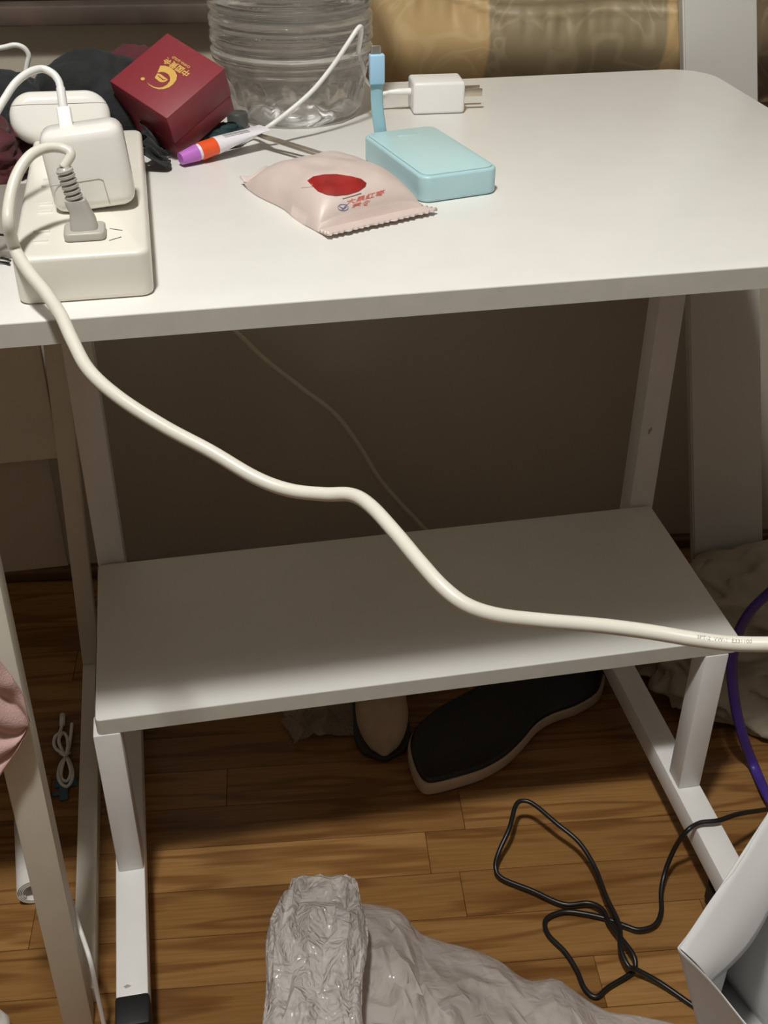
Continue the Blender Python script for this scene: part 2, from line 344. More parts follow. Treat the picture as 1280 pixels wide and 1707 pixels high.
# ================================================================== THE SETTING
# floor: a sub-floor with oak strips laid on it, parallel to the wall
def fl(s, t, z=0.0): return W0*1+WX*s-WN*t+V((0, 0, z))
bm = bmesh.new()
q = [fl(-1.1, -0.05, -0.012), fl(1.7, -0.05, -0.012), fl(1.7, 2.67, -0.012), fl(-1.1, 2.67, -0.012)]
lo_ = [bm.verts.new(p) for p in q]; hi_ = [bm.verts.new(p+V((0, 0, -0.03))) for p in q]
bm.faces.new(lo_); bm.faces.new(hi_[::-1])
for k in range(4): bm.faces.new((lo_[k], lo_[(k+1) % 4], hi_[(k+1) % 4], hi_[k]))
floor = structure(link('floor', bm, M['shoe_wood'], origin=fl(0, 0, -0.012), smooth=False), 'oak strip floor in golden brown under the desk')
PW = 0.0575; plank_meshes = {}
def plank_mesh(L):
    if L not in plank_meshes:
        b = bmesh.new(); box(b, -L/2+0.0002, L/2-0.0002, -PW/2+0.0003, PW/2-0.0003, -0.012, 0, 0.0005, 1)
        me = bpy.data.meshes.new('plank'); b.to_mesh(me); b.free(); me.materials.append(M['oak']); plank_meshes[L] = me
    return plank_meshes[L]
ang = math.atan2(WX.y, WX.x); fr = random.Random(11)
for row in range(29):
    s = -1.08+fr.uniform(-0.5, 0)
    while s < 1.68:
        L = fr.choice((0.45, 0.6, 0.75, 0.95))
        if s+L > -1.0 and s < 1.65:
            ob = bpy.data.objects.new('plank', plank_mesh(L)); COL.objects.link(ob); ob.parent = floor
            ob.location = fl(s+L/2, PW*(row+0.5), 0)-floor.location; ob.rotation_euler = (0, 0, ang)
        s += L
# back wall, moulding, sill
def wbox(bm, s0, s1, o0, o1, z0, z1, bev=0.0):
    m = Matrix(((WX.x, WN.x, 0, W0.x), (WX.y, WN.y, 0, W0.y), (0, 0, 1, 0), (0, 0, 0, 1)))
    box(bm, s0, s1, -o1, -o0, z0, z1, bev, 2, m)
bm = bmesh.new(); wbox(bm, -1.1, 1.7, -0.08, 0, 0, 2.5)
structure(link('wall_back', bm, M['wall'], origin=onwall(0.3, -0.04, 0), smooth=False), 'tan painted wall behind the white desk')
bm = bmesh.new(); wbox(bm, -1.1, 1.7, 0.0, 0.016, 0, 0.02, 0.005)
structure(link('baseboard_back', bm, M['shoe_wood'], origin=onwall(0.3, 0, 0)), 'dark wooden shoe moulding along the foot of the wall')
bm = bmesh.new(); wbox(bm, -0.45, 1.15, 0.0, 0.030, 0.758, 0.779, 0.003)
structure(link('trim_1', bm, M['sill'], origin=onwall(0.3, 0, 0.75), smooth='auto'), 'brown wooden window sill above the desk')

bm = bmesh.new(); wbox(bm, -1.1, 1.7, 0.0015, 0.004, 0.780, 1.9); wbox(bm, -1.1, 1.7, 0.0, 0.012, 1.9, 1.96)
structure(link('window_1', bm, M['night_glass'], origin=onwall(0.3, 0, 0.79), smooth=False), 'dark window pane at night above the sill')
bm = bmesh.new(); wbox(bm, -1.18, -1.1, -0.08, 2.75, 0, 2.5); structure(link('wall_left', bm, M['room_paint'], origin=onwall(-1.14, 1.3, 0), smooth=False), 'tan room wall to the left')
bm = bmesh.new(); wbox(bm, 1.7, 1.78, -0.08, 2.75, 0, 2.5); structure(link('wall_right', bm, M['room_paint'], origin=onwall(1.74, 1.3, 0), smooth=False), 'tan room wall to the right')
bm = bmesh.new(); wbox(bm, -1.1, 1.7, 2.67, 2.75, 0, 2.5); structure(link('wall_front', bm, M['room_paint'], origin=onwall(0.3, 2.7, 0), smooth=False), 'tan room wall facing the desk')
bm = bmesh.new(); wbox(bm, -1.18, 1.78, -0.08, 2.75, 2.5, 2.56); structure(link('ceiling', bm, M['ceiling_paint'], origin=onwall(0.3, 1.3, 2.5), smooth=False), 'white room ceiling')

# ================================================================== THE DESK
H = 0.73; T_ = 0.0165
FX0, FX1, WF = 0.0001, 0.6272, 0.029; UX0, UX1 = 0.0072, 0.6398; UY = 0.3642
desk = thing('rolling_desk', 'white laminate rolling desk with lower shelf on a square-tube metal frame', 'desk', (0.32, 0.25, 0))
bm = bmesh.new(); prism(bm, rounded_outline(-0.048, 0.6903, 0.0, 0.5131, 0.045, 10), H-T_, H, 0.0008, 2)
top = link('tabletop', bm, M['desk_white'], desk, smooth='auto')
bm = bmesh.new(); ol = rounded_outline(-0.0485, 0.6908, -0.0005, 0.5136, 0.0455, 10); n = len(ol)
for z0 in (0,):
    r0 = [bm.verts.new((p.x, p.y, H-T_+0.0004)) for p in ol]; r1 = [bm.verts.new((p.x, p.y, H-0.0007)) for p in ol]
    for k in range(n): bm.faces.new((r0[k], r0[(k+1) % n], r1[(k+1) % n], r1[k]))
link('edge_band', bm, M['desk_edge_shade'], top)
SX0, SX1, SY0, SY1, HS, TS = 0.0075, 0.6346, 0.1212, 0.361, 0.2802, 0.0181
bm = bmesh.new(); prism(bm, rounded_outline(SX0, SX1, SY0, SY1, 0.004, 3), HS-TS, HS, 0.0008, 2)
shelf = link('shelf', bm, M['desk_white'], desk, smooth='auto')
bm = bmesh.new(); ol = rounded_outline(SX0-.0005, SX1+.0005, SY0-.0005, SY1+.0005, 0.0045, 3); n = len(ol)
r0 = [bm.verts.new((p.x, p.y, HS-TS+0.0004)) for p in ol]; r1 = [bm.verts.new((p.x, p.y, HS-0.0007)) for p in ol]
for k in range(n): bm.faces.new((r0[k], r0[(k+1) % n], r1[(k+1) % n], r1[k]))
link('edge_band', bm, M['desk_edge_shade'], shelf)
HB = 0.072; BT = 0.028; YF, YR = -0.022, 0.42
for side, (fx, ux) in enumerate(((FX0, UX0), (FX1-WF, UX1-0.0288))):
    cx = fx+WF/2
    fb = link('foot_bar', nbox(fx, fx+WF, YF, YR, HB-BT, HB, 0.0015), M['frame_white'], desk, smooth='auto')
    for ya, yb in ((YF-0.030, YF+0.001), (YR-0.001, YR+0.006)):
        link('end_cap', nbox(fx-0.001, fx+WF+0.001, ya, yb, HB-BT-0.001, HB+0.001, 0.003), M['black_plastic'], fb, smooth='auto', label='black plastic end cap')
    link('front_post', nbox(fx+0.003, fx+WF-0.001, 0.1196, 0.1470, HB, HS-TS, 0.0015), M['frame_white'], desk, smooth='auto')
    link('rear_leg', nbox(ux, ux+0.0288, UY, UY+0.028, HB, H-T_, 0.0015), M['frame_white'], desk, smooth='auto')
    for yc in (0.012, 0.385):
        bm = bmesh.new(); box(bm, cx-0.006, cx+0.006, yc-0.012, yc+0.012, 0.030, HB-BT, 0.002)
        box(bm, cx-0.0125, cx-0.0095, yc-0.016, yc+0.014, 0.010, 0.038, 0.001); box(bm, cx+0.0095, cx+0.0125, yc-0.016, yc+0.014, 0.010, 0.038, 0.001); box(bm, cx-0.0125, cx+0.0125, yc-0.014, yc+0.012, 0.034, 0.038, 0.001)
        cs = link('caster', bm, M['black_plastic'], desk, smooth='auto', label='black caster')
        bm = bmesh.new(); lathe(bm, [(0.004, -0.009), (0.015, -0.009), (0.017, -0.007), (0.017, 0.007), (0.015, 0.009), (0.004, 0.009)], (cx, yc-0.002, 0.017), 24, (1, 0, 0))
        link('wheel', bm, M['black_plastic'], cs, smooth='auto')
bm = bmesh.new(); box(bm, UX0+0.0288, UX1-0.0288, UY+0.004, UY+0.024, H-T_-0.022, H-T_, 0.0015)
link('top_rail', bm, M['frame_white'], desk, smooth='auto')

M['scuff'] = mat('grey_scuff', (0.42, 0.39, 0.36), 0.6, 0.3, 300)
def scuff(pts, n_, par):
    bm = bmesh.new(); plate(bm, pts, 0.0002, n_); link('scuff_mark', bm, M['scuff'], par, smooth=False)
scuff([aty(u, v, UY) for u, v in ((1079, 724), (1081, 716), (1086, 712), (1087, 716), (1083, 722))], V((0, -1, 0)), desk)
scuff([at(u, v, HB) for u, v in ((206, 1645), (212, 1641), (219, 1643), (215, 1646), (210, 1648))], V((0, 0, 1)), desk)
# ================================================================== WINDOW TEXTILES, BOARD
CUR_X0 = 0.37
M['curtain'] = curtain_material('gold_damask_satin', 0.136, 0.328, (0.50, 0.345, 0.165), (0.27, 0.215, 0.125))
M['curtain2'] = curtain_material('tan_damask_satin', 5.0, 6.0, (0.20, 0.145, 0.085), (0.1, 0.08, 0.05))
def curtain(name, s0, s1, seed, m, base_off, label):
    def fn(a, b):
        s = s0+(s1-s0)*a; z = 0.66+(1.25-0.66)*b
        off = base_off+0.008*math.sin((s-s0)*38+seed+0.6*math.sin(z*9))+0.006*noise.noise(V((s*14, z*5, seed)))
        off += 0.012*math.exp(-((z-0.742)/0.03)**2)-0.03*math.exp(-((z-0.66)/0.035)**2)   # belly above a tucked hem
        seam = 0.775+0.045*max(0.0, 1-(s-s0)/0.15)
        pk = noise.noise(V((s*95, seed, 0)))
        off -= 0.003*math.exp(-((z-seam-0.0015*pk-0.003)/0.0022)**2); off += 0.003*math.exp(-((z-seam-0.0015*pk+0.002)/0.0025)**2)
        off += 0.0045*pk*math.exp(-((z-seam+0.012)/0.014)**2)
        return onwall(s, max(off, 0.036), z) if z > 0.765 else onwall(s, off, z)
    bm = bmesh.new(); nu, nv = 170, 150
    vs = grid(bm, fn, nu, nv)
    ob = link(name, bm, m, origin=onwall(s0, base_off, 0.66))
    so = ob.modifiers.new('cloth_thickness', 'SOLIDIFY'); so.thickness = 0.0015; so.offset = 0
    return tag(ob, label, 'curtain')
curtain('curtain', 0.475, 0.842, 0.4, M['curtain'], 0.072, 'gold satin damask curtain with a wide olive stripe behind the desk')
curtain('curtain', 0.895, 1.30, 2.2, M['curtain2'], 0.068, 'tan curtain at the right edge beyond the white upright board')
# white board leaning by the window
_wl = [atw(u, v, 0.118) for u, v in ((1138, 0), (1262, 0), (1157, 955), (1272, 955))]
def _ext(a, b, z): return a+(b-a)*((z-a.z)/(b.z-a.z))
p_tl, p_tr, p_bl, p_br = _ext(_wl[0], _wl[2], 0.95), _ext(_wl[1], _wl[3], 0.95), _ext(_wl[0], _wl[2], 0.001), _ext(_wl[1], _wl[3], 0.001)
bm = bmesh.new(); tb = -WN*0.0
fr_ = [bm.verts.new(p) for p in (p_bl, p_br, p_tr, p_tl)]; bk_ = [bm.verts.new(p+WN*0.018) for p in (p_bl, p_br, p_tr, p_tl)]
bm.faces.new(fr_); bm.faces.new(bk_[::-1])
for k in range(4): bm.faces.new((fr_[k], fr_[(k+1) % 4], bk_[(k+1) % 4], bk_[k]))
bmesh.ops.bevel(bm, geom=list(bm.edges), offset=0.002, segments=2, affect='EDGES')
tag(link('upright_board', bm, M['board'], origin=(p_bl+p_br)/2, smooth='auto'), 'flat white painted board standing aslant between curtain and desk corner', 'board')

# ================================================================== LEFT STAND UNDER THE DESK
st = thing('side_table', 'cream white square-leg side table standing under the left end of the desk', 'table', (-0.2, 0.25, 0))
bm = bmesh.new(); bar(bm, (-0.043, 0.012, 0.0), (-0.034, 0.012, 0.655), 0.027, 0.024); link('leg', bm, M['stand_white'], st, smooth='auto')
bm = bmesh.new(); bar(bm, (-0.036, 0.512, 0.024), (-0.006, 0.512, 0.655), 0.022, 0.024); link('leg', bm, M['stand_white'], st, smooth='auto')
for y in (0.012, 0.512):
    bm = bmesh.new(); bar(bm, (-0.47, y, 0.0), (-0.47, y, 0.655), 0.024, 0.024); link('leg', bm, M['stand_white'], st, smooth='auto')
link('foot_rail', nbox(-0.047, -0.0255, 0.026, 0.526, 0.0, 0.024, 0.0015), M['stand_white'], st, smooth='auto')
link('back_panel', nbox(-0.46, -0.030, 0.506, 0.520, 0.331, 0.655, 0.002), M['stand_white'], st, smooth='auto')
link('tabletop', nbox(-0.50, -0.030, -0.01, 0.53, 0.655, 0.675, 0.002), M['stand_white'], st, smooth='auto')
link('lower_panel', nbox(-0.46, -0.044, 0.516, 0.524, 0.172, 0.333, 0.001), M['wall'], st, smooth='auto', label='tan lower back panel')

# ================================================================== ON THE DESK
# ---- power strip
ps = thing('power_strip', 'chunky cream power strip lying at the left front of the desk', 'power strip', (0.064, 0.15, H))
bm = bmesh.new(); prism(bm, rounded_outline(0.022, 0.106, 0.024, 0.287, 0.008, 6), H, 0.761, 0.0035, 4); link('body', bm, M['cream_strip'], ps, smooth='auto')
for (ua, va, ub, vb) in ((72, 300, 84, 299), (69, 312, 84, 311), (64, 341, 88, 340), (62, 354, 87, 353), (56, 388, 83, 387), (55, 403, 80, 402)):
    a, b = at(ua, va, 0.7612), at(ub, vb, 0.7612)
    link('ridge', nbox(a.x, b.x, a.y-0.0006, a.y+0.0006, 0.7608, 0.7624, 0.0003), M['white_gloss'], ps, smooth='auto')
for (ua, va, ub, vb) in ((183, 381, 204, 384), (182, 401, 202, 395)):
    a, b = at(ua, va, 0.7611), at(ub, vb, 0.7611)
    bm = bmesh.new(); tube(bm, [a, b], 0.0004, 6, 0.5); link('socket_slot', bm, M['slot'], ps)
# ---- square charger brick plugged into the strip
def placed(loc, rx=0, ry=0, rz=0): return Matrix.Translation(loc) @ Matrix.Rotation(math.radians(rz), 4, 'Z') @ Matrix.Rotation(math.radians(ry), 4, 'Y') @ Matrix.Rotation(math.radians(rx), 4, 'X')
mc = placed((0.0735, 0.1085, 0.7625), rx=-2, ry=-5, rz=0)
ch = thing('laptop_charger', 'square white laptop charger brick plugged upright into the power strip', 'charger', mc.translation)
bm = bmesh.new(); box(bm, -0.027, 0.027, -0.0145, 0.0145, 0.0, 0.0545, 0.0085, 5, mc); link('body', bm, M['white_gloss'], ch)
bm = bmesh.new(); zf = -0.0147
tube(bm, [mc @ V(p) for p in ((-0.026, zf, 0.021), (0.006, zf, 0.0215), (0.0085, zf, 0.020), (0.0095, zf, 0.004))], 0.00025, 6); link('duckhead_seam', bm, M['print_lines'], ch)
bm = bmesh.new()
for dx in (-0.006, 0.006): box(bm, dx-0.001, dx+0.001, -0.003, 0.003, -0.002, 0.003, 0.0003, 1, mc)
link('prong', bm, M['metal'], ch)
# ---- usb-c cable out of the charger top
uc = thing('charging_cable', 'thick white cable arching out of the top of the charger brick', 'cable', mc @ V((-0.010, 0, 0.058)))
dch = (mc @ V((-0.011, 0.001, 0.0545))-CAM).dot(FWD)
k0, k1, k2 = atd(112.5, 222, dch), atd(105.5, 179, dch), atd(101, 147, dch)
zc = (k1-k0).normalized(); xc = V((1, 0, 0)); xc = (xc-zc*xc.dot(zc)).normalized(); yc_ = zc.cross(xc)
md = Matrix(((xc.x, yc_.x, zc.x, k0.x), (xc.y, yc_.y, zc.y, k0.y), (xc.z, yc_.z, zc.z, k0.z), (0, 0, 0, 1)))
bm = bmesh.new(); box(bm, -0.0045, 0.0045, -0.003, 0.003, -0.003, (k1-k0).length, 0.0012, 3, md); link('connector', bm, M['white_matte'], uc, smooth='auto')
bm = bmesh.new(); lathe(bm, [(0.0027, -0.001), (0.0029, 0.001), (0.0029, (k2-k1).length), (0.0024, (k2-k1).length+0.0006)], k1, 16, k2-k1); link('strain_relief', bm, M['white_matte'], uc, smooth='auto')
cp = [k2]+[atd(u, v, dch+dd) for u, v, dd in ((97, 134, 0.0), (87, 122, 0.0), (70, 115, 0.0), (48, 121, -0.005), (26, 138, -0.01), (8, 164, -0.015), (-10, 195, -0.02), (-40, 250, -0.03), (-70, 330, -0.02))]
bm = bmesh.new(); tube(bm, smooth_path(cp, 8), 0.0025, 12); link('cord', bm, M['cable_white'], uc)
# ---- grey plug and thick ivory extension cord
ec = thing('extension_cord', 'thick ivory extension cord sagging from a grey plug across the front of the desk', 'cord', (0.067, 0.055, 0.7615))
bm = bmesh.new(); prism(bm, rounded_outline(0.0535, 0.0795, 0.045, 0.067, 0.004, 5), 0.7613, 0.7668, 0.0015, 3); pl = link('plug', bm, M['grey_plug'], ec, smooth='auto', label='grey plug with ribbed neck')
bm = bmesh.new(); rings = []
pc = [(0.0665, 0.0555, 0.7655, 0.0088, 0.0070), (0.0663, 0.0560, 0.7720, 0.0082, 0.0064), (0.0655, 0.0565, 0.7775, 0.0068, 0.0056), (0.0640, 0.0570, 0.7815, 0.0070, 0.0060), (0.0630, 0.0572, 0.7850, 0.0064, 0.0056)]
for (x, y, z, a, b) in pc:
    rings.append([bm.verts.new((x+a*(abs(math.cos(t))**0.5)*(1 if math.cos(t) >= 0 else -1), y+b*(abs(math.sin(t))**0.5)*(1 if math.sin(t) >= 0 else -1), z)) for t in [2*math.pi*k/24 for k in range(24)]])
for a, b in zip(rings, rings[1:]):
    for k in range(24): bm.faces.new((a[k], a[(k+1) % 24], b[(k+1) % 24], b[k]))
bm.faces.new(rings[0][::-1]); bm.faces.new(rings[-1]); link('plug_body', bm, M['grey_plug'], pl, smooth='auto')
nd = V((-0.20, 0.03, 1)).normalized()
for k in range(6):
    bm = bmesh.new(); lathe(bm, [(0.0042, -0.0011), (0.0054, -0.0008), (0.0054, 0.0008), (0.0042, 0.0011)], V((0.0628, 0.0573, 0.7868))+nd*(0.0033*k), 20, nd); link('rib', bm, M['grey_plug'], pl, smooth='auto')
nt_ = V((0.0628, 0.0573, 0.7850)); bm = bmesh.new(); tube(bm, [nt_, nt_+nd*0.0205], 0.0041, 14); link('neck', bm, M['grey_plug'], pl)
e = nt_+nd*0.020; de = (e-CAM).dot(FWD)
path = [e]+[atd(u, v, z) for u, v, z in ((118, 257, de), (102, 247, de), (76, 247, de-0.003), (50, 260, de-0.008), (29, 290, de-0.012), (17, 330, de-0.016), (14, 372, de-0.020), (25, 415, 0.722), (47, 452, 0.712), (76, 488, 0.702), (101, 525, 0.692), (121, 568, 0.684), (149, 618, 0.676), (200, 664, 0.668), (275, 712, 0.662), (350, 752, 0.656), (425, 796, 0.652), (482, 817, 0.648), (540, 824, 0.642), (585, 825, 0.636), (617, 843, 0.626), (658, 887, 0.612), (699, 936, 0.598), (738, 979, 0.588), (778, 1009, 0.584), (830, 1026, 0.584), (905, 1035, 0.588), (1000, 1043, 0.592), (1080, 1053, 0.592), (1160, 1066, 0.588), (1222, 1073, 0.584), (1300, 1074, 0.58), (1400, 1072, 0.575), (1520, 1080, 0.57))]
sp = smooth_path(path, 8)
bm = bmesh.new(); tube(bm, sp, lambda t: 0.0029+0.0011*min(1, t*4), 14); cord = link('cord', bm, M['cord_white'], ec)
# printed lettering on the cord, wrapped on its camera-side upper face
i0 = min(range(len(sp)), key=lambda i: (sp[i]-atd(1205, 1070, 0.585)).length)
def on_cord(x, y, s0):
    s = s0+x; i = i0; acc = 0.0
    while acc < s and i < len(sp)-2: acc += (sp[i+1]-sp[i]).length; i += 1
    while acc > s and i > 1: acc -= (sp[i]-sp[i-1]).length; i -= 1
    t = (sp[i+1]-sp[i-1]).normalized(); p = sp[i]+t*(s-acc); back = -FWD; back = (back-t*back.dot(t)).normalized(); upd = t.cross(back)
    if upd.z < 0: upd = -upd
    a = 0.45+y/0.004
    return p+(back*math.cos(a)+upd*math.sin(a))*0.00408
link('lettering', text_bm('SPT-2  VW-1  E331100', 0.0028, lambda x, y: on_cord(x, y, 0.0)), M['print_grey'], cord, smooth=False, label='small grey printed lettering')
# ---- earbud case standing on the strip
me_ = placed(atd(101, 196, 0.925), rx=-22, ry=2, rz=4)
cz = me_.translation.z
eb = thing('earbud_case', 'glossy white pill-shaped earbud case behind the charger brick', 'case', (me_.translation.x, me_.translation.y, 0.761))
def case_bm():
    b = bmesh.new(); prism(b, [V((p.x, p.y, 0)) for p in rounded_outline(-0.0385, 0.0385, -0.0195, 0.0195, 0.0185, 12)], -0.0125, 0.0125, 0.009, 6)
    mm = me_ @ Matrix.Rotation(math.radians(90), 4, 'X')
    return b, mm
for nm, inner, outer, zc in (('body', False, True, 0.0085), ('lid', True, False, 0.0089)):
    b, mm = case_bm()
    bmesh.ops.bisect_plane(b, geom=list(b.verts)+list(b.edges)+list(b.faces), plane_co=(0, zc, 0), plane_no=(0, 1, 0), clear_inner=inner, clear_outer=outer)
    es = [e for e in b.edges if e.is_boundary]; bmesh.ops.contextual_create(b, geom=es)
    for v in b.verts: v.co = mm @ v.co
    link(nm, b, M['white_gloss'], eb, smooth='auto')
# ---- dark red gift box with gold emblem, tipped on one edge
import itertools
gc = V((0.1350, 0.3310, 0.7740)); GA = Matrix(((0.626, 0.760, -0.176), (-0.731, 0.492, -0.473), (-0.273, 0.425, 0.863))).to_4x4()
q_ = GA.to_quaternion(); GM = Matrix.Translation(gc) @ q_.to_matrix().to_4x4()
GW, GL, GH = 0.068, 0.067, 0.046; seam = GH/2-0.62*GH
gb = thing('gift_box', 'dark red jewellery gift box with gold crescent emblem tipped on its corner', 'gift box', (gc.x, gc.y, H))
bm = bmesh.new(); box(bm, -GW/2, GW/2, -GL/2, GL/2, seam, GH/2, 0.0008, 2, GM); lid = link('lid', bm, M['maroon'], gb, smooth='auto')
bm = bmesh.new(); box(bm, -GW/2+0.0006, GW/2-0.0006, -GL/2+0.0006, GL/2-0.0006, -GH/2, seam-0.0005, 0.0008, 2, GM); link('base', bm, M['maroon'], gb, smooth='auto')
gn = (GM.to_3x3() @ V((0, 0, 1))).normalized(); g0 = GM @ V((0, 0, GH/2))
cres = [(267.3, 109.8), (275, 109.8), (283.6, 112.3), (291.3, 118.4), (295.2, 126.1), (293.9, 133.8), (288.7, 140.7), (281.9, 145.8), (273.3, 148.8), (264.7, 149.1), (256.1, 146.7), (249.2, 142.4), (244.5, 137.2), (250.1, 141.5), (256.9, 145), (264.7, 146.3), (271.5, 145.4), (278.4, 141.5), (283.1, 135.5), (283.6, 129.5), (281, 124.4), (275, 120.9), (269, 120.1), (262.5, 121.4)]
ingot = [(262.1, 122.6), (267.3, 123.5), (280.1, 133), (276.7, 136), (271.5, 137.7), (266.4, 136.8), (257.8, 130)]
dot = [(238+3.6*math.cos(a), 131.7+2.6*math.sin(a)) for a in [k*math.pi/6 for k in range(12)]]
bm = bmesh.new()
for poly in (cres, ingot, dot): plate(bm, [atp(u, v, g0, gn) for u, v in poly], 0.0002, gn)
link('emblem', bm, M['gold'], lid, smooth=False, label='gold crescent emblem with an ingot inside')
tx = (GM.to_3x3() @ V((-1, 0, 0))); ty = (GM.to_3x3() @ V((0, -1, 0)))
tc0 = atp(295.5, 111.5, g0, gn)+gn*0.0002; tc1 = atp(302, 103.8, g0, gn)+gn*0.0002
link('lettering', text_bm('中国黄金', 0.0072, lambda x, y: tc0+tx*x+ty*y, 0.0002), M['gold'], lid, smooth=False, label='gold lettering')
link('lettering', text_bm('CHINA GOLD', 0.0033, lambda x, y: tc1+tx*x+ty*y, 0.00008), M['gold'], lid, smooth=False, label='small gold lettering')
bm = bmesh.new(); plate(bm, [atp(u, v, g0, gn) for u, v in ((262.5, 126.6), (264, 126), (272.5, 132.6), (276.5, 132.6), (276, 133.6), (271.5, 134))], 0.0003, gn); link('emblem_line', bm, M['maroon'], lid, smooth=False)
# ---- dark cloth heap behind
bm = bmesh.new(); lump(bm, (0.068, 0.375, 0.757), (0.052, 0.045, 0.044), 0.16, 1.6, 3.1, H+0.001); lump(bm, (-0.004, 0.36, 0.752), (0.034, 0.035, 0.036), 0.3, 2.0, 8.1, H+0.001, 4)
bc = link('black_garment', bm, M['black_cloth'], origin=(0.045, 0.375, H)); tag(bc, 'crumpled black fabric heap behind the earbud case', 'cloth')
bm = bmesh.new()
def ruffle(a, b):
    x = 0.108+0.016*b+0.003*math.sin(a*31+b*4); y = 0.345-0.075*a+0.004*math.sin(a*23); z = H+0.0015+0.030*(1-b)**1.5*(1-0.5*a)+0.004*abs(math.sin(a*40+b*3))*b
    return V((x, y, z))
grid(bm, ruffle, 60, 14); rf = link('ruffle', bm, M['black_cloth'], bc); so = rf.modifiers.new('cloth_thickness', 'SOLIDIFY'); so.thickness = 0.001
bm = bmesh.new(); lump(bm, (-0.035, 0.30, 0.745), (0.052, 0.05, 0.026), 0.25, 2.0, 5.5, H+0.001)
tag(link('wine_red_garment', bm, M['wine_cloth'], origin=(-0.035, 0.30, H)), 'wine red crumpled cloth at the left edge beside the earbud case', 'cloth')
bm = bmesh.new(); lump(bm, (0.105, 0.45, 0.755), (0.035, 0.025, 0.032), 0.2, 2.0, 15.5, H+0.001, 4)
tag(link('wine_red_pouch', bm, M['wine_cloth'], origin=(0.115, 0.43, H)), 'wine red bundle peeking out behind the gift box', 'cloth')
bm = bmesh.new(); lump(bm, (0.170, 0.335, 0.739), (0.022, 0.016, 0.010), 0.3, 2.2, 9.5, H+0.001, 4)
tag(link('teal_scrunchie', bm, M['teal_cloth'], origin=(0.168, 0.335, H)), 'dark teal cloth scrap under the gift box beside the ointment tube', 'cloth')
bm = bmesh.new(); lathe(bm, [(0.006, 0), (0.009, 0.001), (0.0095, 0.012), (0.008, 0.0145), (0.002, 0.0155)], at(398, 218, H)+V((0, 0.006, 0.0002)), 24)
tag(link('bottle_cap', bm, M['grey_cap'], origin=at(398, 218, H)+V((0, 0.006, 0.0002)), smooth='auto'), 'small smoke grey cap between gift box and water bottle', 'cap')
# ---- thin white cable at the back left
bm = bmesh.new(); tube(bm, smooth_path([aty(u, v, 0.42) for u, v in ((-90, 120), (-40, 88), (5, 79), (25, 75), (40, 80), (48, 92), (46, 105), (43, 122), (40, 160))], 8), 0.0022, 10)
tag(link('charging_cable', bm, M['cable_white'], origin=aty(43, 122, 0.42)), 'short white cable curling out of the black cloth at the back left', 'cable')
# ---- grey sheet added in place of the shade left of the strip, with black leads on it
bm = bmesh.new(); box(bm, -0.047, 0.0195, 0.105, 0.245, H+0.0002, H+0.006, 0.001); shade_ob = link('shade_sheet', bm, M['grey_shade'], origin=(-0.015, 0.13, H), smooth='auto'); tag(shade_ob, 'thin taupe grey sheet standing in for shade left of the power strip', 'shade_sheet')
for k, pts in enumerate((((-30, 424), (0, 429), (18, 434)), ((-30, 432), (0, 436), (16, 438)), ((-30, 446), (0, 438), (17, 441)), ((-25, 388), (4, 391), (16, 393)))):
    bm = bmesh.new(); zz = H+0.0012 if k < 3 else H+0.0070
    tube(bm, smooth_path([at(u, v, zz) for u, v in pts], 6), 0.0006, 8)
    tag(link('wire', bm, M['cable_black'], origin=at(*pts[1], zz)), ('thin black lead beside the power strip front corner, topmost of three', 'thin black lead beside the power strip front corner, middle of three', 'thin black lead beside the power strip front corner, lowest of three', 'short black lead lying on the grey shade sheet')[k], 'wire', 'thin black leads beside the power strip' if k < 3 else None)
# ---- water bottle
BC = V((0.2465, 0.428, H)); prof = []
for k in range(8): a = k/7; prof.append((0.012+0.044*a, 0.012*(1-a)**2+0.0003))
prof += [(0.0595, 0.0015), (0.0625, 0.006)]
z = 0.008
while z < 0.235:
    f = min(1, (z-0.008)/0.05); R0 = 0.0635+0.0105*f
    per = 0.0285; ph = ((z-0.048) % per)/per
    groove = (-0.0048*math.exp(-((ph-0.5)/0.09)**2)-0.0012*math.exp(-((ph-0.2)/0.05)**2)-0.0012*math.exp(-((ph-0.8)/0.05)**2)) if z > 0.045 else 0
    prof.append((R0+groove, z)); z += 0.0009
for k in range(1, 16): a = k/15; prof.append((0.0195+0.0545*math.cos(a*math.pi/2)**0.8, 0.235+0.055*math.sin(a*math.pi/2)))
prof += [(0.0190, 0.300), (0.0190, 0.305)]
wb = thing('water_bottle', 'large clear ribbed plastic water bottle full of water at the back', 'bottle', BC)
bm = bmesh.new(); lathe(bm, prof, BC, 128)
for v in bm.verts:                                   # base lobes and short pressed bars between the ribs
    d_ = v.co-BC; a = math.atan2(d_.y, d_.x); r = math.hypot(d_.x, d_.y)
    if 0.004 < d_.z < 0.042 and r > 0.03:
        k = math.sin(math.pi*(d_.z-0.004)/0.038); dr = -0.0035*k*(0.5+0.5*math.cos(10*a+d_.z*70))-0.0015*k*math.cos(23*a)
        v.co.x += dr*math.cos(a); v.co.y += dr*math.sin(a)
    elif d_.z >= 0.045 and d_.z < 0.235:
        ph = ((d_.z-0.048) % 0.0285)/0.0285; m_ = max(0, math.cos(4*a+0.6))**0.4
        dr = -0.0016*m_*math.exp(-((ph-0.03)/0.06)**2)-0.0016*m_*math.exp(-((ph-0.97)/0.06)**2)+0.0009*noise.noise(V((a*3, d_.z*30, 0)))
        v.co.x += dr*math.cos(a); v.co.y += dr*math.sin(a)
link('body', bm, M['pet'], wb)
bm = bmesh.new(); lathe(bm, [(0.010, 0.3052), (0.021, 0.3055), (0.0215, 0.307), (0.0215, 0.325), (0.020, 0.3265), (0.008, 0.327)], BC, 40); link('cap', bm, M['white_matte'], wb, smooth='auto')
